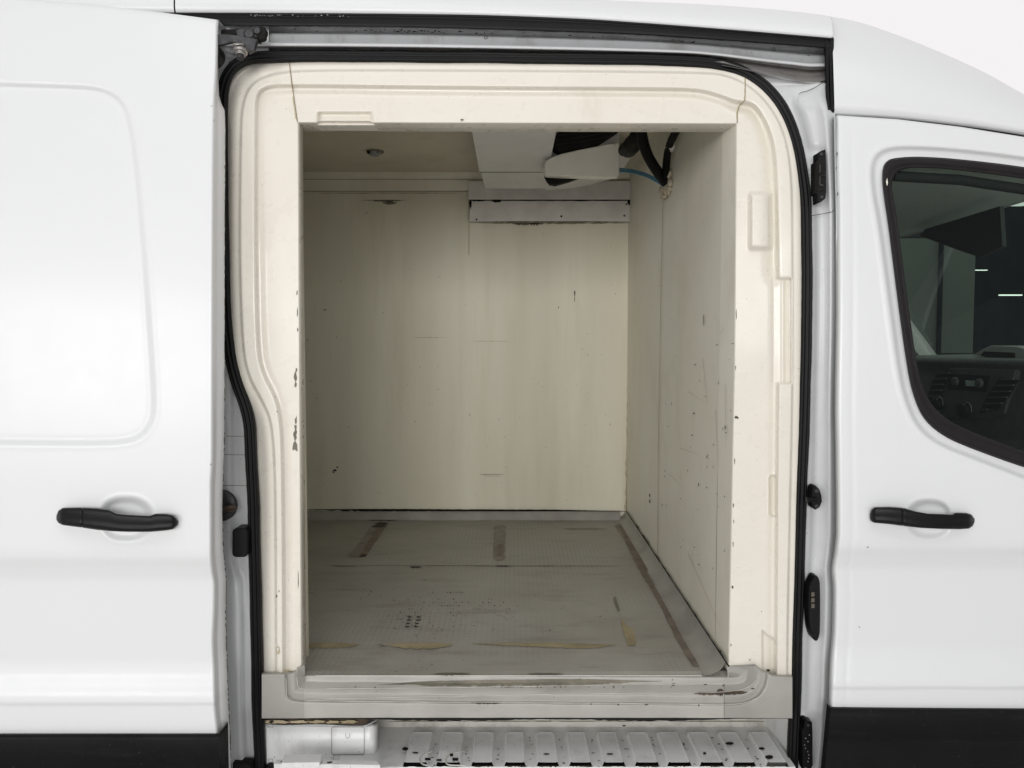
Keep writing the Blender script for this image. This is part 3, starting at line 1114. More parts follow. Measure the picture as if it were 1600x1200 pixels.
# right jamb lining
mb = MB()
ys = np.concatenate([np.linspace(101, 191, 70), np.linspace(193, 1056, 420)])
u = np.linspace(0, 1, 110)
X = np.zeros((len(ys), len(u))); Y = np.zeros_like(X)
for i, y_ in enumerate(ys):
    l_ = float(seamR(y_)) + .8 if y_ <= 191 else float(reveal_r(y_))
    l_ = min(l_, float(sx_r(max(y_, 113))) if y_ > 113 else 1165)
    r_ = max(float(sx_r(y_)), l_ + .5)
    X[i] = l_ + (r_ - l_) * u; Y[i] = y_
k = np.clip((Y - 1000) / 56, 0, 1)
Y = Y + k * (pl([(1139, -13), (1180, -13), (1184, -12), (1192, -7), (1200, 0), (1208, 2.5), (1222, 4), (1245, 4)], X))
mb.grid(lin_pt(X, Y), M_CREAM, True)
yr = np.linspace(191, 1050, 60)
p0 = lin_pt(reveal_r(yr), yr); rr = [p0]
for dx, dy in ((-.0012, .0015), (-.002, .004)):
    q = p0.copy(); q[:, 0] += dx; q[:, 1] += dy; rr.append(q)
mb.grid(np.stack(rr, 0), M_CREAM, True)
q2 = rr[-1].copy(); q2[:, 0] = .502; q2[:, 1] = .192
mb.grid(np.stack([rr[-1], q2], 0), M_BULK, True)
chips(mb, [(1150, 652, 2.2, 2.2), (1153, 653, 1.6, 1.2), (1144.5, 917, 1.6, 2.4), (1142, 1008, .9, 1.5), (1146.5, 815, .6, 3), (1171.5, 1031, 1, 1), (1190, 955.5, .6, 1.2),
           (1200, 1047, 3.2, 1.6), (1202, 1053.5, 2.0, 1.6), (1150.5, 490, .7, 7), (1149.5, 575, .7, 4), (1148, 720, .7, 5), (1146, 790, .8, 3), (1145.5, 850, .6, 5)],
      lin_pt, M_CHIP)
mb.build('jamb_lining', van, label='right moulded cream lining with raised block and recesses')

# sealant beads in the lining seams
for fn, ya, yb, side in ((seamL, 92, 190, -1), (seamR, 112, 190, 1)):
    mb = MB()
    yq = np.linspace(ya, yb, 40)
    w = np.array([.9 + random.uniform(0, .9) + (1.6 if (150 < y_ < 186) else 0) * (1 if side < 0 else .5) for y_ in yq])
    rows = [lin_pt(fn(yq) - w, yq, .0005), lin_pt(fn(yq), yq, -.0022), lin_pt(fn(yq) + 1.0, yq, .0005)]
    mb.grid(np.stack(rows, 0), M_CAULK, True)
    rows = [lin_pt(fn(yq) - .1, yq, -.0028), lin_pt(fn(yq) + .5, yq, -.0028)]
    mb.grid(np.stack(rows, 0), M_OLIVED, False)
    mb.build('seam_sealant', van)

# painted channel and track over the opening --------------------------------------
CB = [(150, 90), (340, 88), (420, 88), (700, 90), (1000, 94), (1080, 96), (1125, 101), (1160, 107), (1200, 117), (1240, 126), (1266, 129), (1300, 120)]
mb = MB()
xs = np.linspace(200, 1303, 180)
a, b = pchip(T1, xs), pchip([(p_, min(v_, 97 + (p_ - 1080) * .14 if p_ > 1080 else v_)) for p_, v_ in CB], xs)
for rng_, mat in (((0, 8), M_TRACK), ((7, 14), M_TRACKD)):
    rows = []
    lst = ((-.02, .125), (.0, .165), (.10, .182), (.20, .176), (.24, .158), (.30, .155), (.52, .152), (.58, .140),
           (.585, .139), (.64, .136), (.70, .140), (.73, .170), (.90, .172), (1.04, .150))
    for f_, y_ in lst[rng_[0]:rng_[1]]:
        rows.append(U(xs, a + (b - a) * f_, y_ + 0 * xs))
    mb.grid(np.stack(rows, 0), mat, True)
# bright rail lip
rows = []
for f_, y_ in ((.52, .150), (.54, .128), (.60, .122), (.655, .124), (.67, .132), (.67, .165)):
    rows.append(U(xs, a + (b - a) * f_ * (1 - .06 * sm(xs, 1000, 1300)), y_ + 0 * xs))
mb.grid(np.stack(rows, 0), M_JAMB, True)
rows = []
for f_, y_ in ((.80, .16), (.82, .135), (.87, .132), (.91, .137), (.92, .165)):
    rows.append(U(xs[:150], (a + (b - a) * f_)[:150], y_ + 0 * xs[:150]))
mb.grid(np.stack(rows, 0), M_JAMB, True)
for (cx, cy) in ((759, 58.5), (1209, 77)):
    p = U(cx, cy, .1535)
    for k in range(12):
        a0, a1 = 2 * math.pi * k / 12, 2 * math.pi * (k + 1) / 12
        o_, i_ = .0042, .0030
        mb.face([(p[0] + r_ * math.cos(t_), p[1] - .0005, p[2] + r_ * math.sin(t_)) for r_, t_ in ((o_, a0), (o_, a1), (i_, a1), (i_, a0))], M_CHIP)
for k in range(60):
    x_ = random.gauss(640, 40) if k < 36 else random.uniform(450, 1150)
    y_ = float(pchip(T1, x_)) + random.uniform(3.2, 7)
    mb.face(U(*np.array(blob(x_, y_, random.uniform(.5, 3.0), random.uniform(.3, 1.0), 8)).T, .1535), M_DARK)
door_track = mb.build('door_track', van)
# dirty corner pocket to the right of the track
mb = MB()
rows = []
xs = np.linspace(1128, 1303, 50)
a, b = pchip(T1, xs), pchip(CB, xs)
for f_, y_ in ((.62, .166), (.72, .160), (.86, .148), (1.0, .122), (1.03, .112)):
    rows.append(U(xs, a + (b - a) * f_, y_ + 0 * xs))
mb.grid(np.stack(rows, 0), M_TRACKD, True)
mb.build('track_pocket', van)

# roller carriage and hinge arm at the top left ------------------------------------
mb = MB()


def plate(mb, pts, y, th, mat, bev=.0012):
    q = np.array(pts, float)
    A = U(q[:, 0], q[:, 1], y); B = A.copy(); B[:, 1] += th
    mb.prism(A, B, mat, bevel=bev)


plate(mb, [(335, 54), (352, 53), (370, 55), (380, 57), (402, 61), (399, 70), (397, 78), (388, 83), (384, 78), (384, 72), (375, 67), (362, 65), (350, 68), (335, 72)], .045, .010, M_METAL)
mb.build('hinge_arm', sliding_door)
mb = MB()
plate(mb, [(345, 46), (372, 45), (372, 54), (345, 54)], .09, .03, M_DARK)
plate(mb, [(369, 47), (386, 45), (388, 58), (370, 57)], .080, .03, M_METAL)
plate(mb, [(384, 47), (400, 46), (402, 60), (386, 58)], .085, .03, M_DARK)
mb.disc(U(391, 55, .082), (0, -1, 0), .012, .012, M_METAL)
mb.disc(U(410, 53, .090), (0, -1, 0), .013, .014, M_DARK)
mb.disc(U(411, 61, .088), (0, -1, .3), .009, .012, M_DARK)
mb.disc(U(404, 51, .085), (0, -1, 0), .009, .014, M_METAL)
mb.tube([U(396, 56, .08), U(412, 54, .085)], .005, M_METAL, 8)
mb.build('track_roller', sliding_door)
mb = MB()
mb.disc(U(376, 79, .040), (-.05, -.25, -1), .015, .006, M_BOLT)
p = U(376, 77, .040)
mb.tube([p, Vector(p) + Vector((0, -.002, -.014))], [.013, .0115], M_BOLT, 6)
mb.tube([Vector(p) + Vector((0, -.002, -.012)), Vector(p) + Vector((0, -.004, -.022))], [.008, .0075], M_METAL, 12)
mb.disc(U(373, 71, .042), (0, -.3, 1), .013, .004, M_BOLT)
mb.build('hinge_bolt', sliding_door)
mb = MB()
mb.disc(U(334, 90, .08), (0, -1, 0), .026, .03, M_RUB, 24)
mb.build('door_buffer', sliding_door)

# painted jamb sheets each side of the seal ------------------------------------------
mb = MB()
ys = np.concatenate([np.linspace(40, 135, 30), np.linspace(140, 1290, 200)])
u = np.linspace(0, 1, 30)
X = np.zeros((len(ys), 30)); Y = np.zeros_like(X); D = np.zeros_like(X)
for i, y_ in enumerate(ys):
    r_ = float(sx_l(y_)) + 2 if y_ > 135 else float(pl([(40, 420), (88, 420), (100, 372), (115, 357), (136, 349)], y_))
    X[i] = 235 + (r_ - 235) * u; Y[i] = y_
# contour: soft fold running down the pillar
fold = pl([(560, 362), (700, 362), (880, 366), (905, 374), (960, 378), (1100, 379), (1200, 384), (1290, 386)], Y)
D = .085 + lean(Y) + .012 * sm(X, fold - 3, fold + 3) - .012 * sm(Y, 885, 930) * (1 - sm(X, fold - 3, fold + 3)) + .006
mb.grid(U(X, Y, D), M_JAMB, True)
for (yy, x0_, x1_) in ((710, 350, 385), (758, 347, 386), (681, 352, 383)):
    mb.face(U(np.array([x0_, x1_, x1_, x0_]), np.array([yy, yy + .5, yy + 1.1, yy + .8]), .0755 + .01), M_CHIP)
rear_jamb = mb.build('rear_pillar', van)
mb = MB()
mb.disc(U(347, 789, .078), (0, -1, 0), .036, .012, M_METAL, 24)
mb.tube([U(345, 794, .068), U(356, 793, .055), U(366, 792, .055), U(368, 793, .06), U(366, 796, .066), U(352, 797, .07)], .0045, M_RUST, 8)
mb.build('latch_striker', rear_jamb)
mb = MB()
q = np.array(rrect(362.5, 826, 386, 871, 6, 3))
A = U(q[:, 0], q[:, 1], .052); B = A.copy(); B[:, 1] += .04
mb.prism(A, B, M_RUB, bevel=.003)
mb.build('door_buffer', rear_jamb)
mb = MB()
A = U(*np.array([(363, 1194), (390, 1196), (396, 1215), (363, 1215)]).T, .06); B = A.copy(); B[:, 1] += .03
mb.prism(A, B, M_DARK, bevel=.002)
mb.build('lower_guide', rear_jamb)

# right pillar
mb = MB()
ys = np.concatenate([np.linspace(96, 130, 20), np.linspace(133, 1290, 240)])
LEFT = sx_r(ys)
RB = pl([(96, 1130), (107, 1165), (117, 1205), (126, 1245), (130, 1292), (176, 1300), (1290, 1284)], ys)
RBd = np.where(ys > 130, np.where(ys > 178, fd_left(ys) - 1.0, pl([(130, 1292), (178, 1305)], ys)), RB)
w = np.maximum(RBd - LEFT, .2)
rows = []
wf = sm(ys, 128, 175)
# (fraction mode) pixel offsets from the door edge inward, and depths
secs = [(0.0, .090, 0), (.14, .088, 0), (.30, .082, 0), (.36, .074, 0), (.50, .070, 0), (.66, .067, 0), (.74, .060, 0), (.80, .056, 0), (.85, .058, 0), (.93, .066, 0), (1.0, .070, 0)]
step_up = sm(ys, 1107, 1130)
recess = sm(ys, 226, 236) * (1 - sm(ys, 318, 328))
for f_, y_, _ in secs:
    f2 = f_
    yy = .094 + (y_ - .090) * wf + lean(ys) * (1 - f_ * .6)
    yy = yy + recess * (.006 if .3 < f_ < .72 else 0) + step_up * (.010 if f_ > .3 else -.004)
    rows.append(U(LEFT + w * f2, ys + (f_ - .5) * 10 * step_up * 0, yy))
mb.grid(np.stack(rows, 0), M_JAMB, True)
# seam lines
for pts in ([(1268, 337), (1285, 334), (1300, 331), (1303, 328)], [(1246, 160), (1249, 145), (1262, 142), (1275, 136), (1288, 127)]):
    pp = resample(pts, 14)
    top = U(pp[:, 0], pp[:, 1] - .5, .0635 if pts[0][1] > 300 else .103); bt = U(pp[:, 0], pp[:, 1] + .6, .0635 if pts[0][1] > 300 else .103)
    mb.grid(np.stack([top, bt], 0), M_CHIP, False)
front_pillar = mb.build('door_pillar', van)
mb = MB()
yA = .052
plate(mb, [(1279, 238), (1284, 235), (1290, 233), (1291, 249), (1291.5, 300), (1290, 310), (1284, 315), (1279, 317), (1278, 303), (1275.5, 302), (1275.5, 252), (1279, 250)], yA, .03, M_RUB, .002)
plate(mb, [(1277.5, 256), (1288, 254), (1288, 298), (1277.5, 300)], yA - .003, .004, M_DARK, .001)
for (cx, cy) in ((1283.5, 241), (1284, 308)):
    mb.disc(U(cx, cy, yA), (0, -1, 0), .0038, .002, M_METAL, 14)
for (x0_, y0_, x1_, y1_) in ((1278.5, 258, 1280, 270), (1278.5, 276, 1280, 288), (1280, 275, 1288, 273.5), (1279, 289, 1284, 290)):
    mb.box((*U(x0_, y1_ + 1, yA)[[0]], yA - .006, U(x0_, y1_ + 1, yA)[2]), (U(x1_, y0_, yA)[0] + .0005, yA - .003, U(x1_, y0_, yA)[2]), M_METAL)
mb.build('latch_plate', front_pillar)
mb = MB()
q = np.array([(1271, 762), (1275, 759), (1281, 765), (1284.5, 775), (1285, 784), (1281, 793), (1275, 797), (1271, 794), (1269.5, 786), (1269.5, 770)])
A = U(q[:, 0], q[:, 1], .048); B = A.copy(); B[:, 1] += .03
mb.prism(A, B, M_RUB, bevel=.003)
mb.tube([U(1275, 780, .045), U(1266, 780.5, .040), U(1260, 781, .040)], [.006, .0045, .007], M_RUB, 10)
for (cx, cy) in ((1276, 767), (1276, 791)):
    mb.disc(U(cx, cy, .049), (0, -1, 0), .005, .003, M_METAL, 14)
mb.build('latch_pin', front_pillar)
mb = MB()
plate(mb, smooth_poly([(1270, 906), (1274, 900), (1279, 901), (1282, 912), (1282, 985), (1279, 1000), (1275, 1003), (1270, 998), (1265.5, 980), (1264.5, 955), (1264.5, 918)], 1), .050, .03, M_RUB, .003)
for k in range(3):
    y0_ = 926 + k * 9
    plate(mb, [(1268, y0_), (1273, y0_ - .6), (1273, y0_ + 6), (1268, y0_ + 6.6)], .0475, .004, M_CONTACT, .0006)
mb.disc(U(1273, 992, .050), (0, -1, 0), .005, .002, M_DARK, 14)
mb.build('contact_plate', front_pillar)
mb = MB()
plate(mb, [(1258, 1128), (1262, 1126), (1269, 1129), (1270, 1142), (1270, 1196), (1266, 1206), (1255, 1204), (1254, 1142), (1257, 1138)], .060, .03, M_RUB, .002)
for (cx, cy) in ((1263, 1133), (1259, 1200)):
    mb.disc(U(cx, cy, .060), (0, -1, 0), .0036, .002, M_METAL, 14)
for k in range(9):
    x_, y_ = random.uniform(1257, 1267), 1148 + k * 5.2
    mb.disc(U(x_, y_, .060), (0, -1, 0), .0014, .002, M_BOLT, 8)
mb.build('latch_plate', front_pillar)

# ------------------------------------------------------------ cargo bay
XR, YB, ZC_, ZF = .502, 1.62, CAMZ + .753, CAMZ - .745
XL = -2.45
# back wall
mb = MB()
zt = CAMZ + .75
nx, nz = 80, 50
gx, gz = np.meshgrid(np.linspace(XL, XR, nx), np.linspace(ZF, zt, nz))
gy = YB + .002 * np.sin(gx * 4.1) * np.sin(gz * 3.0) + .001 * np.sin(gx * 11)
mb.grid(np.stack([gx, gy, gz], -1), M_BACK, True)
for (cx, cy, rx, ry, m_) in ((898, 458, .9, 5, M_CHIP), (898, 466, .5, 5, M_CHIP), (508, 484, 3, .7, M_CHIP), (573, 332, .7, 1.2, M_CHIP), (610, 317, 14, 2.2, M_OLIVED), (603, 314, 18, 1.0, M_CHIP),
                             (523, 735, 3.5, 1.6, M_CHIP), (521, 738, 1.4, 1.6, M_CHIP), (527, 730, 1.2, 1.6, M_CHIP), (962, 459, .5, .8, M_CHIP)):
    mb.face(U(*np.array(blob(cx, cy, rx, ry, 14, .4)).T, YB - .004), m_)
for (x0_, x1_, t0_, t1_, m_) in ((736, 985, 347.5, 350.5, M_OLIVE), (800, 850, 348, 353, M_OLIVED), (748, 790, 741.0, 742.2, M_OLIVED), (755, 785, 743.6, 744.4, M_OLIVE), (470, 728, 301.5, 302.6, M_OLIVE),
                                (560, 640, 312.5, 314, M_OLIVED), (640, 700, 527, 527.6, M_OLIVE), (733, 800, 533, 533.6, M_OLIVE)):
    tp, bt = jag_strip(x0_, x1_, lambda x: t0_, lambda x: t1_, 40, .3, .9)
    mb.grid(np.stack([U(tp[:, 0], tp[:, 1], YB - .0045), U(bt[:, 0], bt[:, 1], YB - .0045)], 0), m_, False)
for k in range(70):
    px_, py_ = random.uniform(480, 975), random.gauss(640, 110)
    if 352 < py_ < 790:
        mb.face(U(*np.array(blob(px_, py_, random.uniform(.2, .7), random.uniform(.3, 1.8), 7, .4)).T, YB - .0045), M_OLIVED if random.random() < .5 else M_OLIVE)
mb.face(U(np.array([732.3, 733, 733, 732.3]), np.array([283, 283, 398, 398]), YB - .0046), M_OLIVE)
# sealant bead in the corner with the partition, sealant line at its foot
yq = np.linspace(348, 800, 60)
xq = pl([(348, 987), (500, 984), (600, 982), (800, 978)], yq)
j = np.array([random.uniform(0, 2.2) * (1 if random.random() < .5 else .3) for _ in yq])
mb.grid(np.stack([U(xq - 1.0 - j, yq, YB - .006), U(xq + 2.5, yq, YB - .008)], 0), M_CAULK, True)
mb.grid(np.stack([U(xq + .5, yq, YB - .009), U(xq + 1.6, yq, YB - .009)], 0), M_OLIVED, True)
mb.build('side_wall', van, label='aged cream inner side wall with brown streaks')
# upper cove strip of the back wall
mb = MB()
rows = []
for py, y_ in ((299, YB - .002), (298.5, YB - .010), (297, YB - .012), (284, YB - .014), (281.5, YB - .016), (279, YB - .022), (276, YB - .026), (274.5, YB - .028), (268, YB - .030)):
    a_ = U(400, py, y_); rows.append([(XL, a_[1], a_[2]), (-.16, a_[1], a_[2]), (XR, a_[1], a_[2])])
mb.grid(np.array(rows), M_BACK, True)
for z_, y_ in ((280.2, YB - .0225), (298.8, YB - .0125)):
    a_, b_ = U(400, z_ - .35, y_ - .001), U(400, z_ + .35, y_ - .001)
    mb.grid(np.array([[(XL, a_[1], a_[2]), (XR, a_[1], a_[2])], [(XL, b_[1], b_[2]), (XR, b_[1], b_[2])]]), M_OLIVED, False)
mb.build('cove_strip', van)
# ceiling
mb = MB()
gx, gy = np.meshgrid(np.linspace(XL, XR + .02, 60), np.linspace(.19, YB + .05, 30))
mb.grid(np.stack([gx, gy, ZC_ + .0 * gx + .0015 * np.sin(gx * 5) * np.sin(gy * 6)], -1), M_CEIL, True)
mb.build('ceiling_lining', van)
# small vent knob on the ceiling
mb = MB()
pv = U(587, 236, 1.0)
sc = (ZC_ - CAMZ) / (pv[2] - CAMZ)
c0 = Vector((pv[0] * sc, CAMY + (pv[1] - CAMY) * sc, ZC_))
mb.disc(c0, (0, 0, -1), .032, .006, M_OLIVED, 18)
mb.disc(c0 + Vector((-.004, -.004, -.006)), (0, 0, -1), .021, .012, M_CABTRIM, 10)
mb.box((c0.x - .03, c0.y - .02, ZC_ - .012), (c0.x + .012, c0.y + .0, ZC_ - .002), M_DASHD)
mb.build('ceiling_vent', van)

# partition to the cab (right wall)
mb = MB()
gy, gz = np.meshgrid(np.linspace(.19, YB, 70), np.linspace(ZF, ZC_, 50))
gx = XR + .0015 * np.sin(gy * 7) * np.sin(gz * 5) + .0006 * sm(gy, 1.18, 1.2) + lean(0) * 0
mb.grid(np.stack([gx, gy, gz], -1), M_BULK, True)


def on_bulk(px, py, d=.0):
    """point of the partition (plane x = XR) seen at a pixel"""
    px = np.asarray(px, float); py = np.asarray(py, float)
    a = (px - 800) / F; b = (600 - py) / F
    t_ = (XR - d) / a
    return np.stack([XR - d + 0 * a, CAMY + (b * SP + CP) * t_, CAMZ + (b * CP - SP) * t_], -1)


for k in range(46):
    px = random.uniform(1030, 1145); py = random.gauss(700, 150)
    if not (340 < py < 900) or py > 800 + (px - 980) * 1.35:
        continue
    r_ = random.random()
    q = np.array(blob(px, py, random.uniform(.25, .6), random.uniform(.6, 3.0) if r_ < .6 else random.uniform(.3, .7), 8, .4))
    mb.face(on_bulk(q[:, 0], q[:, 1], .003), M_CHIP if r_ < .25 else M_OLIVED)
for (cx, cy, rx, ry) in ((1056, 556, .8, .6), (1086, 570, 2.4, .9), (1084, 646, 1.6, 1.4), (1081, 680, 1.6, 1.4), (1120, 539, 3.0, .8), (1133, 668, 1, 4), (1134, 676, 1.4, 1.6), (1132, 776, .9, 2),
                         (1015, 774, 1.2, 4), (1015, 783, 1.0, 4), (1104, 762, .9, 1.4), (1145, 537, 5, .6), (1085, 855, .8, 1.6), (1092, 882, 1.2, 1.6), (1099, 500, .8, 12),
                         (1126, 1018, 1.2, 4), (1128, 1026, 1.8, 2)):
    q = np.array(blob(cx, cy, rx * .75, ry * .75, 10, .35)); q[:, 0] = np.minimum(q[:, 0], 1148)
    mb.face(on_bulk(q[:, 0], q[:, 1], .0035), M_CHIP)
# long fine scratches
for (x0_, y0_, x1_, y1_) in ((1062, 700, 1096, 712), (1075, 612, 1100, 628), (1118, 640, 1122, 730), (1133, 600, 1134, 700), (1075, 865, 1128, 985), (1045, 740, 1066, 760), (1098, 560, 1105, 630), (1126, 520, 1132, 512)):
    L = np.array([[x0_, y0_], [x1_, y1_]], float); d_ = L[1] - L[0]; nn = np.array([-d_[1], d_[0]]) / np.hypot(*d_) * .22
    q = np.array([L[0] - nn, L[1] - nn * .3, L[1] + nn * .3, L[0] + nn])
    mb.face(on_bulk(q[:, 0], q[:, 1], .003), M_OLIVE)
# panel joint with the slightly yellow far strip
yq = np.linspace(312, 868, 40)
xj = pl([(312, 1036), (430, 1033), (700, 1028.5), (868, 1027)], yq)
mb.grid(np.stack([on_bulk(xj - .25, yq, .0045), on_bulk(xj + .25, yq, .0045)], 0), M_OLIVE, False)
bulk = mb.build('partition_wall', van)

# wall closing the side of the bay beside and above the opening (inner faces)
mb = MB()
mb.box((XL, .19, ZF - .02), (-.505, .205, ZC_), M_CEIL)
mb.box((-.503, .19, CAMZ + .53), (XR, .205, ZC_), M_CEIL)
mb.box((XL - .02, .19, ZF), (XL, YB, ZC_), M_CEIL)
mb.build('inner_side_panel', van)

# floor with coving
mb = MB()
gx, gy = np.meshgrid(np.linspace(XL, XR - .045, 90), np.linspace(.108, YB - .04, 60))
TILT0 = .0098
mb.grid(np.stack([gx, gy, ZF + TILT0 * (gy - YB) + .0004 * np.sin(gx * 9) * np.sin(gy * 7)], -1), M_FLOOR, True)
# back coving
rows = []
for dy, dz in ((-.05, .0), (-.04, .0), (-.036, .004), (-.028, .024), (-.02, .033), (-.012, .034), (-.010, .0352), (-.002, .035)):
    rows.append([(XL, YB + dy, ZF + dz), (XR - .03, YB + dy, ZF + dz)])
mb.grid(np.array(rows), M_FLOOR2, True)
rows = []
for dx, dz in ((-.055, .0003), (-.042, .001), (-.036, .003), (-.020, .010), (-.012, .018), (-.007, .028), (-.0045, .034), (.0, .0345)):
    rows.append([(XR + dx, y_, ZF + dz + TILT0 * (y_ - YB)) for y_ in (.088, .3, .6, 1.0, YB)])
mb.grid(np.array(rows), M_FLOOR2, True)


TILT = .0098          # the bay floor drops a little towards the door
tz = lambda y: TILT * (np.asarray(y, float) - YB)


def on_z(px, py, z):
    px = np.asarray(px, float); py = np.asarray(py, float)
    a = (px - 800) / F; b = (600 - py) / F
    t_ = (z - CAMZ) / (b * CP - SP)
    zz = z + 0 * t_
    if abs(z - ZF) < .01:
        for _ in range(6):
            zz = z + tz(CAMY + (b * SP + CP) * t_)
            t_ = (zz - CAMZ) / (b * CP - SP)
    return np.stack([a * t_, CAMY + (b * SP + CP) * t_, zz], -1)


fl = lambda x, y, d=0: on_z(x, y, ZF + .0018)


def floor_poly(pts, mat, d=.0018):
    q = np.array(pts, float)
    mb.face(on_z(q[:, 0], q[:, 1], ZF + d), mat)


def floor_strip(x0, x1, t_, b_, mat, n=36, jb=.5, d=.0018):
    tp, bt = jag_strip(x0, x1, t_, b_, n, .15, jb)
    mb.grid(np.stack([on_z(tp[:, 0], tp[:, 1], ZF + d), on_z(bt[:, 0], bt[:, 1], ZF + d)], 0), mat, False)


floor_strip(455, 562, lambda x: 1004, lambda x: 1014.5, M_OLIVE)
floor_strip(604, 708, lambda x: 1004.5, lambda x: 1014.5, M_OLIVE)
floor_strip(735, 962, lambda x: 1004.5 + .6 * math.sin(x * .05), lambda x: 1008.5 + 8 * max(0, (x - 780) / 160) if x < 940 else 1015.5, M_OLIVE, 60)
floor_poly([(970, 970), (974, 968), (978, 976), (990, 985), (994, 1000), (993, 1008), (982, 1009), (978, 998), (973, 984)], M_OLIVE)
floor_poly([(958, 935), (962, 931), (966, 945), (969, 953), (966, 956), (961, 945)], M_OLIVED)
# long brown worn stripe beside the partition and those at the back
M_BROWN = simple('brown_floor_wear', (.19, .155, .125), .6, 0, .3, 25, .2)
yq = np.linspace(818, 1041, 60)
xc_ = pl([(818, 969), (889, 1003), (950, 1038), (1000, 1063), (1041, 1088)], yq)
w_ = pl([(818, 4.5), (950, 4.6), (1036, 6.0), (1041, 5)], yq) + np.array([random.uniform(-.7, .7) for _ in yq])
mb.grid(np.stack([on_z(xc_ - w_, yq, ZF + .0014), on_z(xc_ + w_, yq, ZF + .0014)], 0), M_BROWN, False)
M_FAINT = simple('faint_floor_wear', (.24, .215, .18), .55, 0, .25, 25, .2)


def run_strip(pts, wl, wr, mat, d, n=40, jag=1.2):
    """worn band running away from the door: centre line, half widths, ragged sides"""
    P = resample(pts, n)
    e = np.minimum(1, np.minimum(np.arange(n), n - 1 - np.arange(n)) / 2.0 + .3)
    a = np.array([random.uniform(-jag, jag) for _ in range(n)]); b = np.array([random.uniform(-jag, jag) for _ in range(n)])
    mb.grid(np.stack([on_z(P[:, 0] - (wl + a) * e, P[:, 1], ZF + d), on_z(P[:, 0] + (wr + b) * e, P[:, 1], ZF + d)], 0), mat, False)


run_strip([(592, 821), (576, 845), (553, 871)], 12, 13, M_FAINT, .0010)
run_strip([(597, 818), (582, 844), (566, 869)], 6, 6, M_BROWN, .0018, 40, 2.2)
run_strip([(596, 816), (592, 824)], 9, 10, M_CHIP, .0022, 14, 5)
run_strip([(568, 866), (564, 870)], 3, 6, M_CHIP, .0022, 8, 2)
run_strip([(781, 820), (780, 876)], 9, 9, M_FAINT, .0010)
run_strip([(783, 850), (781, 868)], 5, 5, M_BROWN, .0018, 24, 2.5)
run_strip([(966, 818), (985, 848), (1003, 885), (1020, 915)], 8, 9, M_FAINT, .0009)
run_strip([(968, 818), (984, 842), (1000, 872), (1010, 892)], 4, 5, M_BROWN, .0019, 40, 2.0)
floor_strip(880, 950, lambda x: 825, lambda x: 829, M_FAINT, 20, .8, .0011)
floor_strip(515, 560, lambda x: 883.5, lambda x: 885, M_OLIVED)
floor_strip(540, 1000, lambda x: 883 + (x - 540) * .002, lambda x: 884.2 + (x - 540) * .002, M_OLIVED, 50, .9, .0010)
floor_strip(640, 660, lambda x: 885, lambda x: 887.5, M_CHIP)
floor_strip(773, 797, lambda x: 883.3, lambda x: 885.3, M_CHIP)
floor_strip(570, 625, lambda x: 811, lambda x: 814, M_CHIP, 20, .5, .0024)
floor_strip(678, 735, lambda x: 1051, lambda x: 1056, M_OLIVED, 20)
floor_strip(824, 880, lambda x: 1051.5, lambda x: 1055.5, M_OLIVED, 20)
# clusters of small square scuffs (worn-through print)
for (cx, cy, sx, sy, n_, m_) in ((642, 965, 26, 14, 46, 'g'), (700, 948, 40, 16, 36, 'g'), (755, 950, 40, 14, 30, 'g'), (590, 925, 60, 14, 14, 'r'), (483, 924, 10, 5, 12, 'g'), (710, 924, 20, 3, 12, 'g'),
                                (700, 985, 120, 22, 20, 'r'), (800, 960, 30, 12, 10, 'r'), (600, 1008, 24, 3, 14, 'r'), (900, 950, 60, 60, 10, 'r'), (600, 1040, 100, 18, 8, 'r')):
    for k in range(n_):
        x_ = random.gauss(cx, sx * .6); y_ = random.gauss(cy, sy * .6)
        if m_ == 'g':
            x_ = round(x_ / 4.6) * 4.6; y_ = round(y_ / 5.2) * 5.2
        if x_ < 476 or y_ > 1054:
            continue
        w_, h_ = random.uniform(.4, 1.4), random.uniform(.3, .7)
        floor_poly([(x_ - w_, y_ - h_), (x_ + w_ * .8, y_ - h_ * .9), (x_ + w_, y_ + h_), (x_ - w_ * .8, y_ + h_)], M_CHIP if random.random() < .6 else M_OLIVED, .0016)
for r_ in range(4):
    for c_ in range(2):
        x_ = 636 + c_ * 14 - r_ * 1.2; y_ = 963 + r_ * 5.0
        floor_poly([(x_, y_), (x_ + 8 + random.uniform(-3, 1), y_ + .2), (x_ + 8, y_ + 1.6), (x_ + 2, y_ + 1.9)], M_CHIP, .0017)
# black gap at the foot of the back wall
tp, bt = jag_strip(470, 980, lambda x: 794.5 + (x - 470) * .004, lambda x: 799.8 + (x - 470) * .009, 110, .25, .75)
mb.grid(np.stack([U(tp[:, 0], tp[:, 1], YB - .013), U(bt[:, 0], bt[:, 1], YB - .013)], 0), M_DARK, False)
# dark line along the partition's foot
xq = np.linspace(979, 1139, 50); yq = pl([(979, 799), (1139, 1042)], xq)
w_ = np.array([.7 + (random.uniform(0, 1.6) if random.random() < .4 or i > 40 else 0) for i in range(50)])
mb.grid(np.stack([on_bulk(xq + w_ * .6, yq - w_ * .6, .0075), on_bulk(xq - .6, yq + .6, .0075)], 0), M_DARK, False)
floor_o = mb.build('cargo_floor', van)

# sill moulding at the opening ------------------------------------------------------
mb = MB()
SILL_A = smooth_poly([(446, 1000), (447, 1082), (450, 1090), (462, 1095), (500, 1096), (800, 1098), (1140, 1101), (1166, 1098), (1184, 1089), (1194, 1075), (1199, 1058), (1199, 1000)], 2)
SILL_PROF = [(-60, .104), (-46, .098), (-41, .087), (-31, .084), (-28, .079), (-15, .060), (-12, .0575), (-4, .0585), (-1.5, .055), (2.5, .0455), (6, .045), (40, .046)]


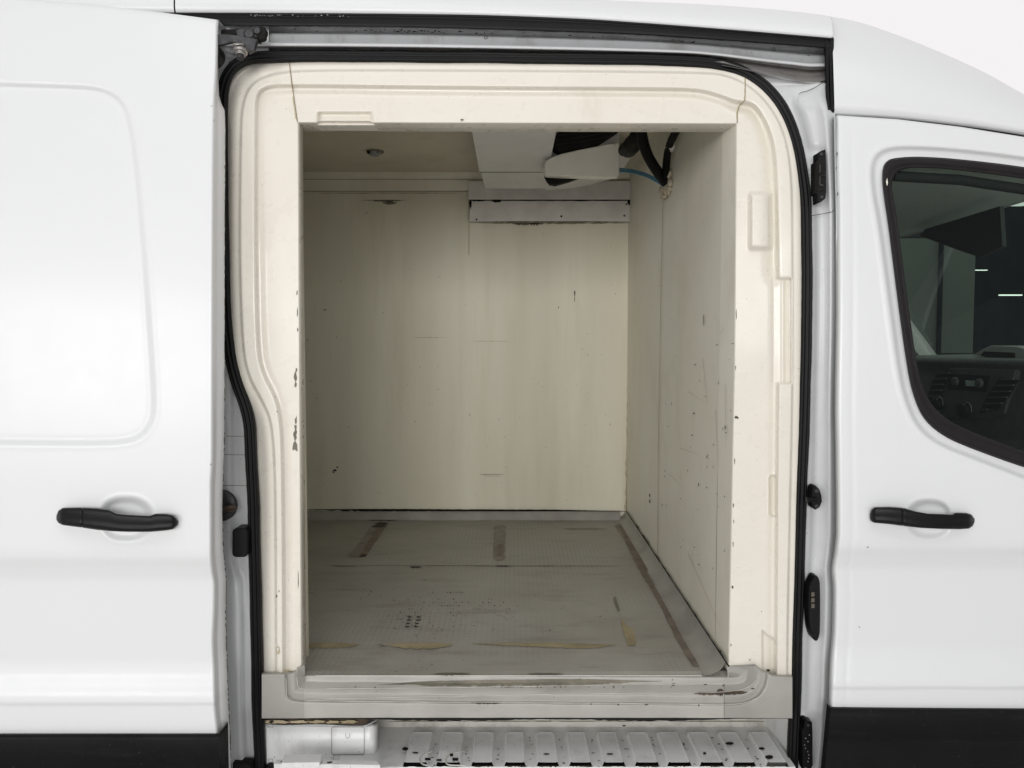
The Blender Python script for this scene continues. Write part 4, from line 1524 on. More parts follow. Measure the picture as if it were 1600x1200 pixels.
def sill_h(X, Y):
    d = sdf(SILL_A, X, Y)
    # worn soft edges, slightly uneven lay-up
    h = pchip(SILL_PROF, d + .5 * np.sin(X * .02) * np.sin(X * .051))
    yb = pl([(400, 1056), (455, 1054), (475, 1046), (1136, 1045), (1184, 1045), (1192, 1051), (1208, 1058), (1245, 1060)], X)
    h = h + .075 * (1 - sm(Y, yb - 8, yb - 1)) * (d > -17) + .0005 * np.sin(X * .07) * np.sin(Y * .11)
    return h


ux = np.concatenate([np.linspace(409, 500, 90), np.linspace(503, 1110, 220), np.linspace(1112, 1238, 110)])
uy = np.concatenate([np.linspace(1040, 1054, 10), np.linspace(1055, 1122.5, 90)])
X, Y = np.meshgrid(ux, uy)
cm, rm = (X[:-1, :-1] + X[1:, 1:]) / 2, (Y[:-1, :-1] + Y[1:, 1:]) / 2
mask = ~((cm > 476) & (cm < 1136) & (rm < 1055.5))
M_SILLEND = simple('grey_corner_moulding', (.345, .332, .305), .42, 0, .14, 7, .1)
M_EDGE = simple('moulding_edge_highlight', (.54, .525, .485), .4, 0, .12, 40, .1)  # pale tone for painted edge highlights and joint lines
endm = (cm < 476) | (cm > 1131.5)
Psill = U(X, Y, sill_h(X, Y))
mb.grid(Psill, M_SILL, True, mask=mask & ~endm)
mb.grid(Psill, M_SILLEND, True, mask=mask & endm)
# bridge from the sill's inner edge to the floor
xb = np.linspace(470, 1142, 60)
e_ = U(xb, np.full(60, 1056.0), sill_h(xb, np.full(60, 1056.0)))
f_ = e_.copy(); f_[:, 1] = .111; f_[:, 2] = ZF + .0006 + TILT0 * (.111 - YB)
mb.grid(np.stack([e_, f_], 0), M_FLOOR, True)
sp0 = lambda px, py: on_z(px, py, ZF + .0016)
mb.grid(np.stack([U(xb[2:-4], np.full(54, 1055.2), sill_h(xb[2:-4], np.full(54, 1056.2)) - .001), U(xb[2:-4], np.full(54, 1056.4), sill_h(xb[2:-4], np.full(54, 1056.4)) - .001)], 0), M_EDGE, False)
a_ = U(ux, 1122.5, .046); b_ = a_.copy(); b_[:, 2] -= .002; b_[:, 1] += .004; c_ = b_.copy(); c_[:, 1] += .14
mb.grid(np.stack([a_, b_, c_], 0), M_SILL)
spt = lambda x, y, d=0.0: U(np.asarray(x, float), np.asarray(y, float), sill_h(np.asarray(x, float), np.asarray(y, float)) - .0012 + d * 0)


def sill_strip(x0, x1, t_, b_, mat, n=40, jb=.6):
    tp, bt = jag_strip(x0, x1, t_, b_, n, .2, jb)
    md = (tp + bt) / 2
    mb.grid(np.stack([spt(tp[:, 0], tp[:, 1]), spt(md[:, 0], md[:, 1]), spt(bt[:, 0], bt[:, 1])], 0), mat, False)


sill_strip(590, 1035, lambda x: pl([(590, 1069), (650, 1064), (900, 1060.5), (1030, 1063)], x),
           lambda x: pl([(590, 1072), (650, 1073.5), (900, 1072.5), (1030, 1068)], x), M_OLIVED, 90, .45)
for k in range(34):
    x_ = random.choice([random.uniform(765, 900), random.uniform(690, 1060)])
    q = np.array(blob(x_, 1073.5, random.uniform(.5, 1.8), random.uniform(.5, 1.6), 8))
    mb.face(spt(q[:, 0], q[:, 1]), M_OLIVED)
def highlight_line(pts, w=.55):  # pale line painted along a ridge as the highlight of its rounded edge
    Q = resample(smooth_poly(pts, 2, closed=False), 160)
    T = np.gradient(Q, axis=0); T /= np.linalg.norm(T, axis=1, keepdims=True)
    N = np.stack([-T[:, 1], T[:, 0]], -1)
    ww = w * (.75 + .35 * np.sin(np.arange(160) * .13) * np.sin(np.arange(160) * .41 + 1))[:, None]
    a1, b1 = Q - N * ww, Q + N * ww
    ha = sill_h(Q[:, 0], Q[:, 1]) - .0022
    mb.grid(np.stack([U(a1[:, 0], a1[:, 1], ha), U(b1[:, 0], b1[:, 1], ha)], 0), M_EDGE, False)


highlight_line([(447, 1060), (447, 1086), (450, 1092), (478, 1092.5), (620, 1089.5), (800, 1086), (1000, 1082.5), (1093, 1083), (1150, 1080), (1172, 1073), (1183, 1062), (1185, 1052)], .5)
highlight_line([(478, 1094.5), (640, 1097), (900, 1098.5), (1133, 1101), (1160, 1099.5), (1180, 1093), (1193, 1084), (1198.5, 1072), (1199, 1062)], .6)
highlight_line([(464, 1058), (465, 1074), (470, 1076.5), (500, 1076.5), (800, 1073), (1000, 1069), (1124, 1068), (1135, 1065.5), (1138, 1058), (1138, 1048)], .5)
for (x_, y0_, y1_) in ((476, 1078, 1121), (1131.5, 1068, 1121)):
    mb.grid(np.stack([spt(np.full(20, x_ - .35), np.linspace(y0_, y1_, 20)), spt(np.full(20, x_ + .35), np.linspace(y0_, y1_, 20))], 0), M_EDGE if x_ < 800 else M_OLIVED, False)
sill_strip(735, 785, lambda x: 1096.5, lambda x: 1101, M_CHIP, 30, .7)
sill_strip(1083, 1130, lambda x: 1081, lambda x: 1087, M_RUST, 24)
sill_strip(1124, 1168, lambda x: 1079.5, lambda x: 1086, M_RUST, 20, .4)
sill_strip(1120, 1131, lambda x: 1076, lambda x: 1090, M_RUST, 10)
for (cx, cy, rx, ry) in ((924, 1099.5, 1.4, 1.2), (885, 1098.5, .8, .8), (1010, 1101, 2.4, 1.4), (1092, 1102, 1.4, 1.2), (966, 1101, 1, 1.2), (900, 1100, .6, .6), (555, 1073, 1, .8), (586, 1074, 1, 1),
                         (1052, 1068, 2.8, .8), (1052, 1071, 2.0, .7), (1102, 1069.5, 3, .7), (1176, 1076, 2.5, 1), (1130, 1071, 1, 1.4)):
    q = np.array(blob(cx, cy, rx, ry, 10)); mb.face(spt(q[:, 0], q[:, 1]), M_CHIP)
# black gap and grime under the sill
tp, bt = jag_strip(410, 1236, lambda x: 1121.5, lambda x: 1126 + 1.5 * math.sin(x * .02), 120, .1, .5)
mb.grid(np.stack([U(tp[:, 0], tp[:, 1], .0448), U(bt[:, 0], bt[:, 1], .0448)], 0), M_DARK, False)
mb.build('door_sill', van)

# step well ---------------------------------------------------------------------------
ZT = CAMZ - .95
mb = MB()
# riser behind and tread
mb.grid(np.array([[(-.56, .23, CAMZ - .80), (.66, .23, CAMZ - .80)], [(-.56, .225, ZT + .02), (.66, .225, ZT + .02)], [(-.56, .215, ZT), (.66, .215, ZT)]]), M_STEPD, True)


def rib_sd(X, Y, x0, x1, y0, y1, r):
    qx = np.abs(X - (x0 + x1) / 2) - ((x1 - x0) / 2 - r); qy = np.abs(Y - (y0 + y1) / 2) - ((y1 - y0) / 2 - r)
    return np.hypot(np.maximum(qx, 0), np.maximum(qy, 0)) + np.minimum(np.maximum(qx, qy), 0) - r


kx = 1.8 / F
ribs = []
x_edges = [(642, 678), (690, 726), (741, 773), (789, 820), (836, 868), (883, 916), (931, 964), (978, 1013), (1025, 1060), (1072, 1107), (1120, 1153), (1168, 1200)]
for a_, b_ in x_edges:
    pa, pb_ = on_z(a_, 1150, ZT), on_z(b_, 1150, ZT)
    ribs.append((float(pa[0]), float(pb_[0])))
pa = on_z(620, 1150, ZT)
ny_, nx_ = 80, 620
yn = float(on_z(800, 1198, ZT)[1])
gx, gy = np.meshgrid(np.linspace(-.40, .645, nx_), np.linspace(yn, .22, ny_))
y_far = float(on_z(800, 1149, ZT)[1]); y_near = float(on_z(800, 1195.5, ZT + .010)[1])
h = np.zeros_like(gx)
dmin = np.full(gx.shape, 1e9)
for a_, b_ in ribs:
    dmin = np.minimum(dmin, rib_sd(gx, gy, a_, b_, y_near, y_far, .006))
h += .010 * (1 - sm(dmin, -.0035, .0012)) + .0012 * np.exp(-((dmin + .004) / .0025) ** 2)
mk = np.ones((ny_ - 1, nx_ - 1), bool)
mb.grid(np.stack([gx, gy, ZT + h], -1), M_STEP, True, mask=mk)
# rusty edge, then outer lower ledge
rows = []
xs = np.linspace(-.40, .645, 120)
j = np.array([random.uniform(-.002, .002) for _ in xs])
for dy, dz in ((.0, .0), (-.003, -.003), (-.006, -.02), (-.006, -.05), (-.08, -.052), (-.081, -.30)):
    rows.append(np.stack([xs, np.full(120, yn + dy) + (j if dz > -.01 else 0), np.full(120, ZT + dz)], -1))
mb.grid(np.stack(rows, 0), M_STEP, True)
stepp = lambda x, y, d=0: on_z(x, y, ZT + .0115)


def sp(pts, mat, d=.0122):
    q = np.array(pts, float)
    mb.face(on_z(q[:, 0], q[:, 1], ZT + d), mat)


for (cx, cy, rx, ry) in ((633, 1170, 5, 3), (649, 1176, 5, 1.2), (854, 1178, 5, 1.2), (953, 1178, 5, 1.2), (1101, 1177, 2.6, 1.8), (1140, 1161.5, 6, 2.2), (1190, 1169.5, 5, 2), (1202, 1183, 6.5, 3), (975, 1134, 3, 1.2)):
    sp(blob(cx, cy, rx, ry, 14, .12), M_DARK)
for (x0_, y0_, x1_, y1_) in ((664, 1184, 673, 1188), (703, 1177.5, 708, 1181.5), (707, 1184, 716, 1188.5), (682, 1186, 690, 1189)):
    sp([(x0_, y0_), (x1_, y0_), (x1_, y1_), (x0_, y1_)], M_DARK)
for a_, b_ in x_edges[2:]:
    sl = (a_ - 780) / 618 * 46
    tp, bt = jag_strip(a_ + sl - 2, b_ + (b_ - 780) / 618 * 46 + 3, lambda x: 1196.2, lambda x: 1198.4 + 1.2 * math.sin(x * .9), 18, .6, .95)
    mb.grid(np.stack([on_z(tp[:, 0], tp[:, 1], ZT + .0122), on_z(bt[:, 0], bt[:, 1], ZT + .0122)], 0), M_RUST, False)
# grime collected in the grooves
for k in range(len(x_edges) - 1):
    a_, b_ = x_edges[k][1], x_edges[k + 1][0]
    for r_ in range(5):
        y_ = random.uniform(1152, 1196); sl = ((a_ + b_) / 2 - 780) / 618 * (y_ - 1150)
        sp(blob((a_ + b_) / 2 + sl + random.uniform(-4, 4), y_, random.uniform(.5, 2.2), random.uniform(.3, 1.0), 8), M_RUST, .0012)
# pressed loops in the left ribs and grime under the sill
for pts in ([(678, 1168), (676, 1174), (668, 1177), (659, 1180), (655, 1187), (659, 1194), (668, 1196)], [(727, 1168), (725, 1173), (715, 1175), (704, 1178), (697, 1184), (696, 1192), (702, 1196), (726, 1196)]):
    Q = resample(smooth_poly(pts, 2, closed=False), 26)
    mb.tube([tuple(p) for p in on_z(Q[:, 0], Q[:, 1], ZT + .0102)], .0016, M_STEPD, 8)
for (x0_, x1_, a_, b_) in ((592, 720, 1126, 1135), (598, 640, 1132, 1146), (1040, 1215, 1126, 1133), (700, 1040, 1126, 1129), (1120, 1200, 1128, 1137)):
    tp, bt = jag_strip(x0_, x1_, lambda x: a_, lambda x: b_, 40, .2, .95)
    mb.grid(np.stack([U(tp[:, 0], tp[:, 1], .2205), U(bt[:, 0], bt[:, 1], .2205)], 0), M_OLIVED, False)
mb.build('step_tread', van)

# white box section at the left of the step, with panel, lid and lower ledge
mb = MB()
rows = []
colx = np.linspace(404, 575, 40)
for py, y_ in ((1131, .11), (1133, .098), (1136, .094), (1170, .090), (1192, .088), (1215, .088)):
    r = [U(x_, py + (x_ - 404) * .008 * (1 if py < 1150 else 0), y_) for x_ in colx]
    for dx, dy in ((6, .001), (11, .006), (14, .016), (15.5, .035), (14, .09), (11, .13)):
        r.append(U(575 + dx, py, y_ + dy))
    rows.append(r)
mb.grid(np.array(rows), M_STEP, True)
# top flange: raw dirty edge
tp = [U(x_, 1122.0, .106) for x_ in colx]; bt = [U(x_, 1132 + random.uniform(-.6, .9), .096) for x_ in colx]
mb.grid(np.array([tp, bt]), M_RUST, True)
for k in range(6):
    x_ = 412 + k * 27 + random.uniform(-5, 5)
    mb.face(U(*np.array(blob(x_, 1128, 14, 2.4, 12)).T, .0955), M_CAULK if k < 3 else M_OLIVE)
# bright hem of the flange
mb.tube([U(x_, 1132.5 + .8 * math.sin(x_ * .06) + (x_ - 404) * .010, .0955) for x_ in np.linspace(404, 570, 30)] + [U(580, 1130, .10), U(588, 1125.5, .12)], .0016, M_JAMB, 6)
# pressed access panel outline
o_ = rrect(518, 1136, 569, 1179, 3, 4)
for k in range(len(o_)):
    a_, b_ = np.array(o_[k]), np.array(o_[(k + 1) % len(o_)])
    if np.hypot(*(b_ - a_)) < .05:
        continue
    n_ = np.array([-(b_ - a_)[1], (b_ - a_)[0]]); n_ = n_ / np.hypot(*n_) * .3
    q = np.array([a_ - n_, b_ - n_, b_ + n_, a_ + n_])
    mb.face(U(q[:, 0], q[:, 1], .0872), M_CHIP)
for pts in ([(540, 1146), (540, 1151), (541.5, 1153.5), (544.5, 1153.5), (546, 1151), (546, 1146)], [(418, 1130), (418, 1137), (426, 1137), (426, 1131)], [(419, 1196), (419, 1186), (426, 1186), (426, 1196)],
            [(521, 1196), (521, 1180), (568, 1180), (568, 1196)]):
    for k in range(len(pts) - 1):
        a_, b_ = np.array(pts[k], float), np.array(pts[k + 1], float)
        n_ = np.array([-(b_ - a_)[1], (b_ - a_)[0]]); n_ = n_ / np.hypot(*n_) * .25
        q = np.array([a_ - n_, b_ - n_, b_ + n_, a_ + n_])
        mb.face(U(q[:, 0], q[:, 1], .0868), M_OLIVED)
mb.build('step_box', van)
mb = MB()
# ledge and small raised lid
zl = CAMZ - .915
A = [on_z(432, 1187, zl), on_z(590, 1189, zl), on_z(594, 1195, zl), on_z(428, 1193, zl)]
top = np.array(A); low = top.copy(); low[:, 2] -= .05
mb.prism(top, low, M_STEP, bevel=.001)
A = np.array([on_z(445, 1179, zl + .012), on_z(504, 1178.5, zl + .012), on_z(499, 1191, zl + .012), on_z(440, 1192, zl + .012)])
low = A.copy(); low[:, 2] -= .010
mb.prism(A, low, M_STEP, bevel=.0006)
for (cx, cy, rx, ry) in ((515, 1191, 5, 1.2), (501, 1191, 2, 1), (440, 1190, 2, .8), (456, 1193, 5, .6)):
    mb.face(on_z(*np.array(blob(cx, cy, rx, ry, 10)).T, zl + .0015), M_DARK)
mb.disc(U(423, 1199, .085), (0, -1, 0), .012, .02, M_RUB, 16)
mb.build('step_ledge', van)
# right cheek of the step well
mb = MB()
p = np.array([(.637, .228, CAMZ - .78), (.648, .12, CAMZ - .78), (.652, .085, CAMZ - .78)]); q = p.copy(); q[:, 2] = ZT - .12
mb.grid(np.stack([p, q], 0), M_STEP, True)
mb.build('step_cheek', van)
# underside of the body below the step and closures
mb = MB()
mb.box((-2.5, .15, .28), (-.62, 1.9, ZF - .03), M_TRIM)
mb.box((-.62, .24, .28), (.70, 1.9, ZF - .03), M_TRIM)
mb.box((XL - .1, .06, .35), (-.80, .10, CAMZ + .55), M_JAMB)
mb.build('underbody', van)

# strips at the back right of the bay
mb = MB()


def slab(mb, x0, x1, y0, y1, yd, th, mat, bev=.001):
    q = np.array([(x0, y0), (x1, y0), (x1, y1), (x0, y1)], float)
    A = U(q[:, 0], q[:, 1], yd); B = A.copy(); B[:, 1] += th
    mb.prism(A, B, mat, bevel=bev)


slab(mb, 732, 990, 283, 311.5, YB - .040, .038, M_STRIP)
mb.build('trim_strip', van)
mb = MB()
slab(mb, 733.5, 989, 314, 346, YB - .030, .028, M_STRIP)
for (cx, cy, r_) in ((744.5, 343, .0042), (877, 338, .0046), (975.5, 337, .0042), (979, 319, .004), (986, 333, .003)):
    mb.disc(U(cx, cy, YB - .030), (0, -1, 0), r_, .002, M_CHIP, 12)
for (x0_, x1_, t_, b_) in ((733, 760, 312, 315), (768, 784, 311.5, 317), (784, 990, 312, 314.5), (733, 737, 312, 328), (980, 989, 312, 322)):
    tp, bt = jag_strip(x0_, x1_, lambda x: t_, lambda x: b_, 20, .2, .5)
    mb.grid(np.stack([U(tp[:, 0], tp[:, 1], YB - .0315), U(bt[:, 0], bt[:, 1], YB - .0315)], 0), M_DARK, False)
tp, bt = jag_strip(733, 989, lambda x: 345.5, lambda x: 348.5, 50, .2, .9)
mb.grid(np.stack([U(tp[:, 0], tp[:, 1], YB - .0315), U(bt[:, 0], bt[:, 1], YB - .0315)], 0), M_OLIVED, False)
mb.build('trim_strip', van)

# cooling unit under the ceiling -----------------------------------------------------
unit = thing('cooling_unit', (0.1, 1.0, CAMZ + .65), 'grey white cooling unit with black fan opening hanging under the cargo bay ceiling', 'cooling unit')
ZU = CAMZ + .66
mb = MB()
yA_, yB_, yC_ = .35, float(on_z(800, 269, ZU)[1]), 1.47
xl, xr = -.122, .135
top = np.array([(xl, yA_, ZU), (xr, yA_, ZU), (xr, yB_ - .001, ZU), (xl, yB_ - .001, ZU)])
up = top.copy(); up[:, 2] = ZC_ - .001
mb.prism(top, up, M_UNIT, bevel=.003)
top = np.array([(xl + .004, yB_ + .002, ZU + .002), (xr, yB_ + .002, ZU + .002), (xr + .02, yC_, ZU - .004), (xl + .012, yC_, ZU - .004)])
up = top.copy(); up[:, 2] = ZC_ - .001
mb.prism(top, up, M_UNIT, bevel=.003)
# curved rear skirt to the right
rows = []
for k in range(9):
    tt = k / 8
    x_ = xr + tt * .30
    rows.append([(x_, yC_ + .02 - .03 * tt, ZU - .006 + .05 * tt * tt), (x_, 1.10, ZU + .02 + .02 * tt)])
mb.grid(np.array(rows), M_UNIT, True)
# right housing: end plate facing the door
yp = 1.02
q = np.array([(853, 150), (968.5, 150), (968.5, 226), (905, 236), (862, 262), (850, 262)], float)
A = U(q[:, 0], q[:, 1], yp); A[:, 2] = np.minimum(A[:, 2], ZC_ - .001); B = A.copy(); B[:, 1] += .12
mb.prism(A, B, M_UNIT, bevel=.002)
mb.box((xl + .004, yB_ - .003, ZU - .0006), (xr - .002, yB_ + .004, ZU + .004), M_CHIP)
for k in range(9):
    x_ = xl + .02 + k * .026
    mb.face([(x_, .7, ZU - .0005), (x_ + .003, .7, ZU - .0005), (x_ + .002, .72 + .03 * (k % 3), ZU - .0005)], M_STRIP)
mb.build('casing', unit)
mb = MB()
q = np.array(smooth_poly([(851, 272), (850.5, 255), (856, 248), (884, 237), (966, 222), (968.5, 224), (968.5, 272), (964, 277.5), (856, 274.5)], 1))
A = U(q[:, 0], q[:, 1], yp - .05); B = A.copy(); B[:, 1] += .035
mb.prism(A, B, M_COVER, bevel=.005)
mb.disc(U(960, 226, yp - .05), (0, -1, 0), .005, .001, M_STRIP, 12)
mb.build('drip_cover', unit)
mb = MB()
q = np.array([(861, 226), (864, 216), (876, 203), (885, 195), (975, 195), (962, 206), (948, 215), (935, 223), (920, 230), (905, 231), (893, 234), (876, 238), (867, 233)], float)
A = U(q[:, 0], q[:, 1], yp - .056); B = A.copy(); B[:, 1] += .05
mb.prism(A, B, M_DARK, bevel=.004)
for k in range(3):
    a_ = [U(868 + s_ * 86, 226 - s_ * 14 - k * 7 + 2 * math.sin(s_ * 3), yp - .059) for s_ in (0, .25, .5, .75, 1)]
    mb.tube(a_, .0006, M_METAL, 5)
mb.build('fan_opening', unit)
mb = MB()
q = np.array([(851, 274), (908, 276), (888, 283), (868, 288.5), (859, 287), (854, 281)], float)
A = U(q[:, 0], q[:, 1], yp - .01); B = A.copy(); B[:, 1] += .03
mb.prism(A, B, M_DARK, bevel=.003)
mb.build('air_outlet', unit)


def curve_pts(pts, n=24):
    return resample(smooth_poly(pts, 2, closed=False), n)


mb = MB()
pts = [U(1000, 190, .62), U(1003, 215, .66), U(1010, 240, .70), U(1024, 264, .74), U(1039, 284, .79)]
mb.tube(curve_pts([tuple(p) for p in pts]), .0165, M_HOSE, 14)
pts = [U(975, 235, .92), U(985, 232, .82), U(992, 218, .72), U(1000, 200, .68)]
mb.tube(curve_pts([tuple(p) for p in pts], 12), [.020] * 3 + [.028] * 5 + [.022] * 4, M_HOSE, 14)
mb.build('insulated_hose', unit, label='thick black hose with bulging taped joint')
mb = MB()
pts = [U(1064, 190, .50), U(1054, 210, .58), U(1046, 225, .65), U(1041, 250, .72), U(1040, 286, .78)]
mb.tube(curve_pts([tuple(p) for p in pts]), .0115, M_HOSE, 14)
p = Vector(U(1046, 230, .66))
mb.tube([p + Vector((.006, 0, .006)), p + Vector((-.002, 0, -.008))], .0135, M_STRIP, 12)
mb.build('insulated_hose', unit, label='thinner black hose with a grey cable tie')
for off in (0, 1):
    mb = MB()
    pts = [U(966, 264 + off * 3.5, 1.02), U(985, 265 + off * 3.5, .96), U(1008, 271 + off * 3.5, .88), U(1024, 279 + off * 3, .82), U(1038, 289 + off * 2, .79)]
    mb.tube(curve_pts([tuple(p) for p in pts]), .0036, M_BLUE, 10)
    mb.build('drain_tube', unit)
mb = MB()
# expanding foam round the hole in the partition
for k in range(80):
    py = 268 + 38 * random.random() ** .8
    w = pl([(265, 3), (280, 7), (295, 8), (308, 1.5)], py)
    px = 1042 + random.uniform(-w, w) * .9 + (290 - py) * .12
    c0 = Vector(on_bulk(px, py, .004)) + Vector((random.uniform(-.006, .002), 0, 0))
    r_ = random.uniform(.005, .010)
    rows = []
    for i in range(5):
        th = math.pi * i / 4
        rows.append([tuple(c0 + Vector((r_ * math.sin(th) * math.cos(f), r_ * math.sin(th) * math.sin(f), r_ * math.cos(th) * 1.2)) * random.uniform(.85, 1.15)) for f in [2 * math.pi * j / 7 for j in range(7)]])
    mb.grid(np.array(rows), M_FOAM, True, closed_v=True)
mb.build('foam_plug', van)

# ------------------------------------------------------------ cab interior
XC = .60
mb = MB()
mb.face([(XC, .25, CAMZ - .9), (XC, 1.92, CAMZ - .9), (XC, 1.92, CAMZ + .70), (XC, .25, CAMZ + .70)], M_CABDARK)   # cab side of the partition
mb.face([(.72, .25, CAMZ - 1.0), (2.4, .25, CAMZ - 1.0), (2.4, 1.92, CAMZ - 1.0), (.72, 1.92, CAMZ - 1.0)], M_CABDARK)
mb.build('cab_lining', van)
# far side door: lower panel, window surround, raked pillar
mb = MB()
Y2 = 1.93
zb, ztp = CAMZ - .02, CAMZ + .53
mb.box((XC, Y2, CAMZ - 1.0), (2.5, Y2 + .05, zb), M_CABDARK)
mb.box((XC, Y2, ztp), (2.0, Y2 + .05, CAMZ + .70), M_CABDARK)
mb.box((XC, Y2, zb), (.85, Y2 + .05, ztp), M_CABTRIM)
mb.build('far_side_door', van)
mb = MB()
a0 = Vector(U(1465, 556, 1.90)); a1 = Vector(U(1405, 478, 1.90)); a2 = Vector((a1.x - (a0.x - a1.x) * 4.2, 1.86, a1.z + (a1.z - a0.z) * 4.2))
w0 = Vector((-.085, 0, 0))
mb.prism([a0, a0 + w0, a2 + w0, a2], [p_ + Vector((0, .05, 0)) for p_ in (a0, a0 + w0, a2 + w0, a2)], M_HEADL)
mb.build('windscreen_pillar', van)
# headliner and roof lining
mb = MB()
zh = CAMZ + .45
xe = 1.55
rows = []
for x_, z_ in ((XC, zh + .03), (1.0, zh + .03), (1.3, zh + .02), (xe - .05, zh + .004), (xe, zh)):
    rows.append([(x_, .16, z_ + .05), (x_, .30, z_ + .012), (x_, .5, z_ + .002), (x_, 1.0, z_), (x_, 1.5, z_), (x_, 1.75, z_ + .002), (x_, 1.88, z_ - .02)])
mb.grid(np.array(rows), M_HEAD, True)
last = rows[-1]
mb.grid(np.array([last, [(p_[0] + .012, p_[1], p_[2] - .004) for p_ in last], [(p_[0] + .02, p_[1], p_[2] + .006) for p_ in last], [(p_[0] + .02, p_[1], p_[2] + .05) for p_ in last]]), M_HEADL, True)
# map lamp
mb.face(U(*np.array([(1433, 333), (1460, 321), (1498, 322), (1458, 334)]).T, np.array([1.12, 1.0, 1.0, 1.1])) * 1.0, M_HEADL)
mb.build('headliner', van)
mb = MB()
# dark door-top trim line just inside the near window
mb.tube([SK(1396, 275, .05), SK(1500, 281, .05), SK(1600, 296, .05), SK(1720, 315, .05)], .012, M_CABDARK, 8)
mb.build('door_top_trim', van)
mb = MB()
vz = zh - .004
q = [U(1445, 358, 1.05), U(1562, 322, .62), U(1566, 385, .66), U(1530, 402, .80), U(1500, 392, 1.0), U(1436, 368, 1.15)]
A = np.array(q); B = A.copy(); B[:, 0] += .02; B[:, 1] += .01
mb.prism(A, B, M_VISOR, bevel=.002)
mb.build('sun_visor', van)
# dashboard
mb = MB()
XD = 1.72


def on_x(px, py, x):
    px = np.asarray(px, float); py = np.asarray(py, float)
    a = (px - 800) / F; b = (600 - py) / F
    t_ = x / a
    return np.stack([x + 0 * a, CAMY + (b * SP + CP) * t_, CAMZ + (b * CP - SP) * t_], -1)


zt_ = CAMZ - .03
rows = []
for x_, z_ in ((XD + .55, zt_ + .01), (XD + .10, zt_), (XD + .02, zt_ - .004), (XD - .005, zt_ - .014), (XD - .004, zt_ - .03), (XD + .010, zt_ - .05), (XD + .012, zt_ - .09), (XD, zt_ - .13), (XD - .01, zt_ - .35),
               (XD + .02, zt_ - .45), (XD + .10, zt_ - .55), (XD + .12, zt_ - .9)):
    rows.append([(x_ + .10 * abs((y_ - 1.0) / .85) ** 3, y_, z_) for y_ in np.linspace(.14, 1.9, 30)])
mb.grid(np.array(rows), M_DASH, True)
dash = mb.build('dashboard', van)


def on_dash(mb, pts, d, th, mat, bev=.002):
    q = np.array(pts, float)
    A = on_x(q[:, 0], q[:, 1], XD - .012 - d); B = A.copy(); B[:, 0] += th
    mb.prism(A, B, mat, bevel=bev)


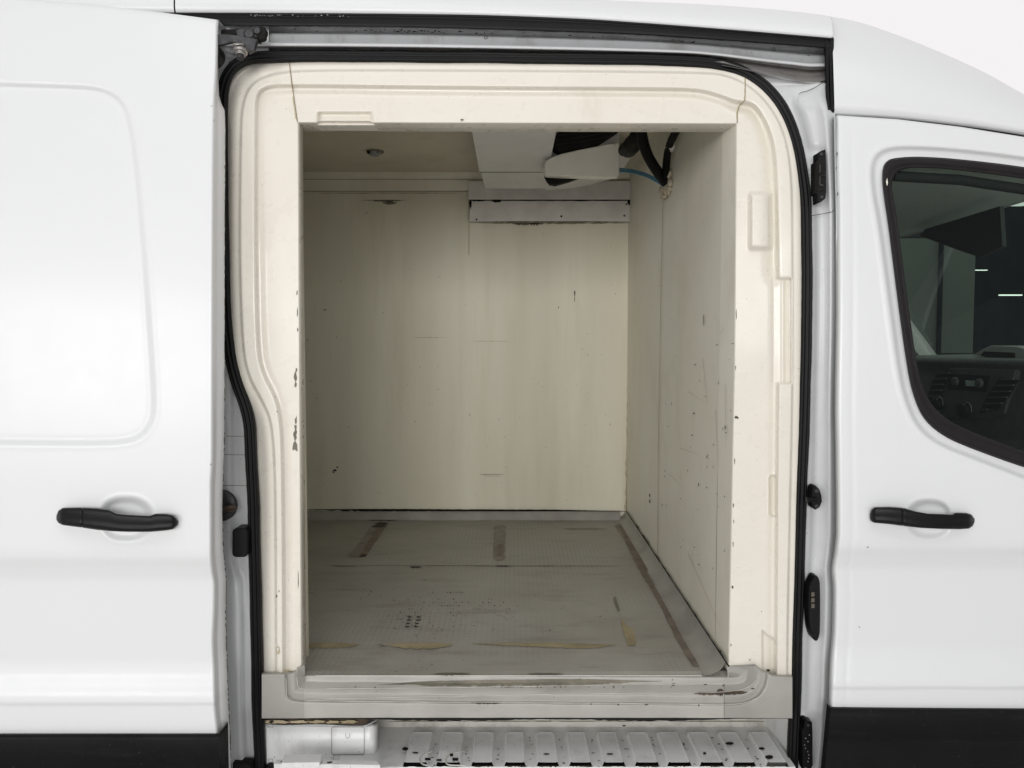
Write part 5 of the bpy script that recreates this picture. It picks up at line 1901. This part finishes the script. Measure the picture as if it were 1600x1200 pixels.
mb = MB()
on_dash(mb, [(1484, 575), (1586, 578), (1568, 646), (1540, 655), (1470, 652), (1462, 640)], .0, .03, M_DASH)
on_dash(mb, [(1484, 584), (1545, 587), (1540, 612), (1480, 608)], .004, .01, M_DASHD)
on_dash(mb, [(1508, 594), (1528, 595.5), (1526, 604), (1509, 603)], .007, .01, M_LCD, .0006)
for (cx, cy) in ((1494.5, 596), (1532.5, 599)):
    mb.disc(on_x(cx, cy, XD - .018), (-1, 0, 0), .017, .012, M_DASH, 16)
mb.build('radio', dash)
for pts, sl in (([(1466, 581), (1485, 579), (1474, 600), (1466, 625), (1464, 634), (1452, 632), (1450, 618), (1456, 596)], 0),
                ([(1562, 589), (1588, 594), (1572, 622), (1556, 640), (1548, 637), (1530, 646), (1540, 622)], 0)):
    mb = MB()
    on_dash(mb, pts, .006, .01, M_DASHD)
    q = np.array(pts); y0_, y1_ = q[:, 1].min() + 4, q[:, 1].max() - 6
    for k in range(6):
        y_ = y0_ + (y1_ - y0_) * k / 5
        # slat across the outlet
        xsn = []
        for i in range(len(q)):
            a_, b_ = q[i], q[(i + 1) % len(q)]
            if (a_[1] - y_) * (b_[1] - y_) < 0:
                xsn.append(a_[0] + (b_[0] - a_[0]) * (y_ - a_[1]) / (b_[1] - a_[1]))
        if len(xsn) >= 2:
            on_dash(mb, [(min(xsn) + 1, y_ - 1), (max(xsn) - 1, y_ - 1.6), (max(xsn) - 1, y_ + .6), (min(xsn) + 1, y_ + 1.2)], .012, .008, M_DASH, .0008)
    mb.build('air_vent', dash)
for (cx, cy, r_) in ((1468, 630, .026), (1511, 640, .030)):
    mb = MB()
    mb.disc(on_x(cx, cy, XD - .012), (-1, 0, 0), r_, .024, M_DASHD, 20)
    pts = [Vector(on_x(cx, cy, XD - .036)) + Vector((0, math.cos(t_) * r_ * .9, math.sin(t_) * r_ * .9)) for t_ in np.linspace(0, 2 * math.pi, 25)]
    mb.tube(pts[2:14], .0012, M_CABTRIM, 5, caps=False)
    mb.build('control_knob', dash)
mb = MB()
q = np.array([(1519, 555), (1535, 545), (1548, 540), (1590, 541), (1612, 550), (1616, 566), (1570, 561)], float)
A = on_x(q[:, 0], q[:, 1], XD + .06); B = A.copy(); B[:, 0] += .16
mb.prism(A, B, M_CABTRIM, bevel=.006)
q = np.array([(1537, 549), (1583, 551), (1584, 559), (1532, 556)], float)
A = on_x(q[:, 0], q[:, 1], XD + .054); B = A.copy(); B[:, 0] += .02
mb.prism(A, B, M_DASHD, bevel=.001)
mb.build('dash_pod', dash)
# passenger mirror beyond the far window
mb = MB()
q = np.array(smooth_poly([(1420, 540), (1428, 537), (1437, 541), (1439, 552), (1420, 553)], 1))
A = U(q[:, 0], q[:, 1], 2.15); B = A.copy(); B[:, 1] += .12
mb.prism(A, B, M_CABDARK, bevel=.01)
mb.build('wing_mirror', van)
# windscreen
mb = MB()
mb.grid(np.array([[(xe + .04, .15, zh + .06), (xe + .07, 1.0, zh + .06), (xe + .04, 1.85, zh + .06)], [(1.98, .15, zt_), (2.06, 1.0, zt_), (1.98, 1.85, zt_)]]), M_GLASS, True)
mb.build('windscreen', van)
# bonnet front and far side shell
mb = MB()
mb.box((-2.5, 1.99, .35), (2.4, 2.03, CAMZ - .03), M_WHITE)
mb.box((-2.5, 1.99, CAMZ - .02), (.6, 2.03, CAMZ + .70), M_WHITE)
mb.box((1.85 + .5, .10, .4), (2.45, 1.95, CAMZ - .10), M_WHITE)
mb.build('body_shell', van)
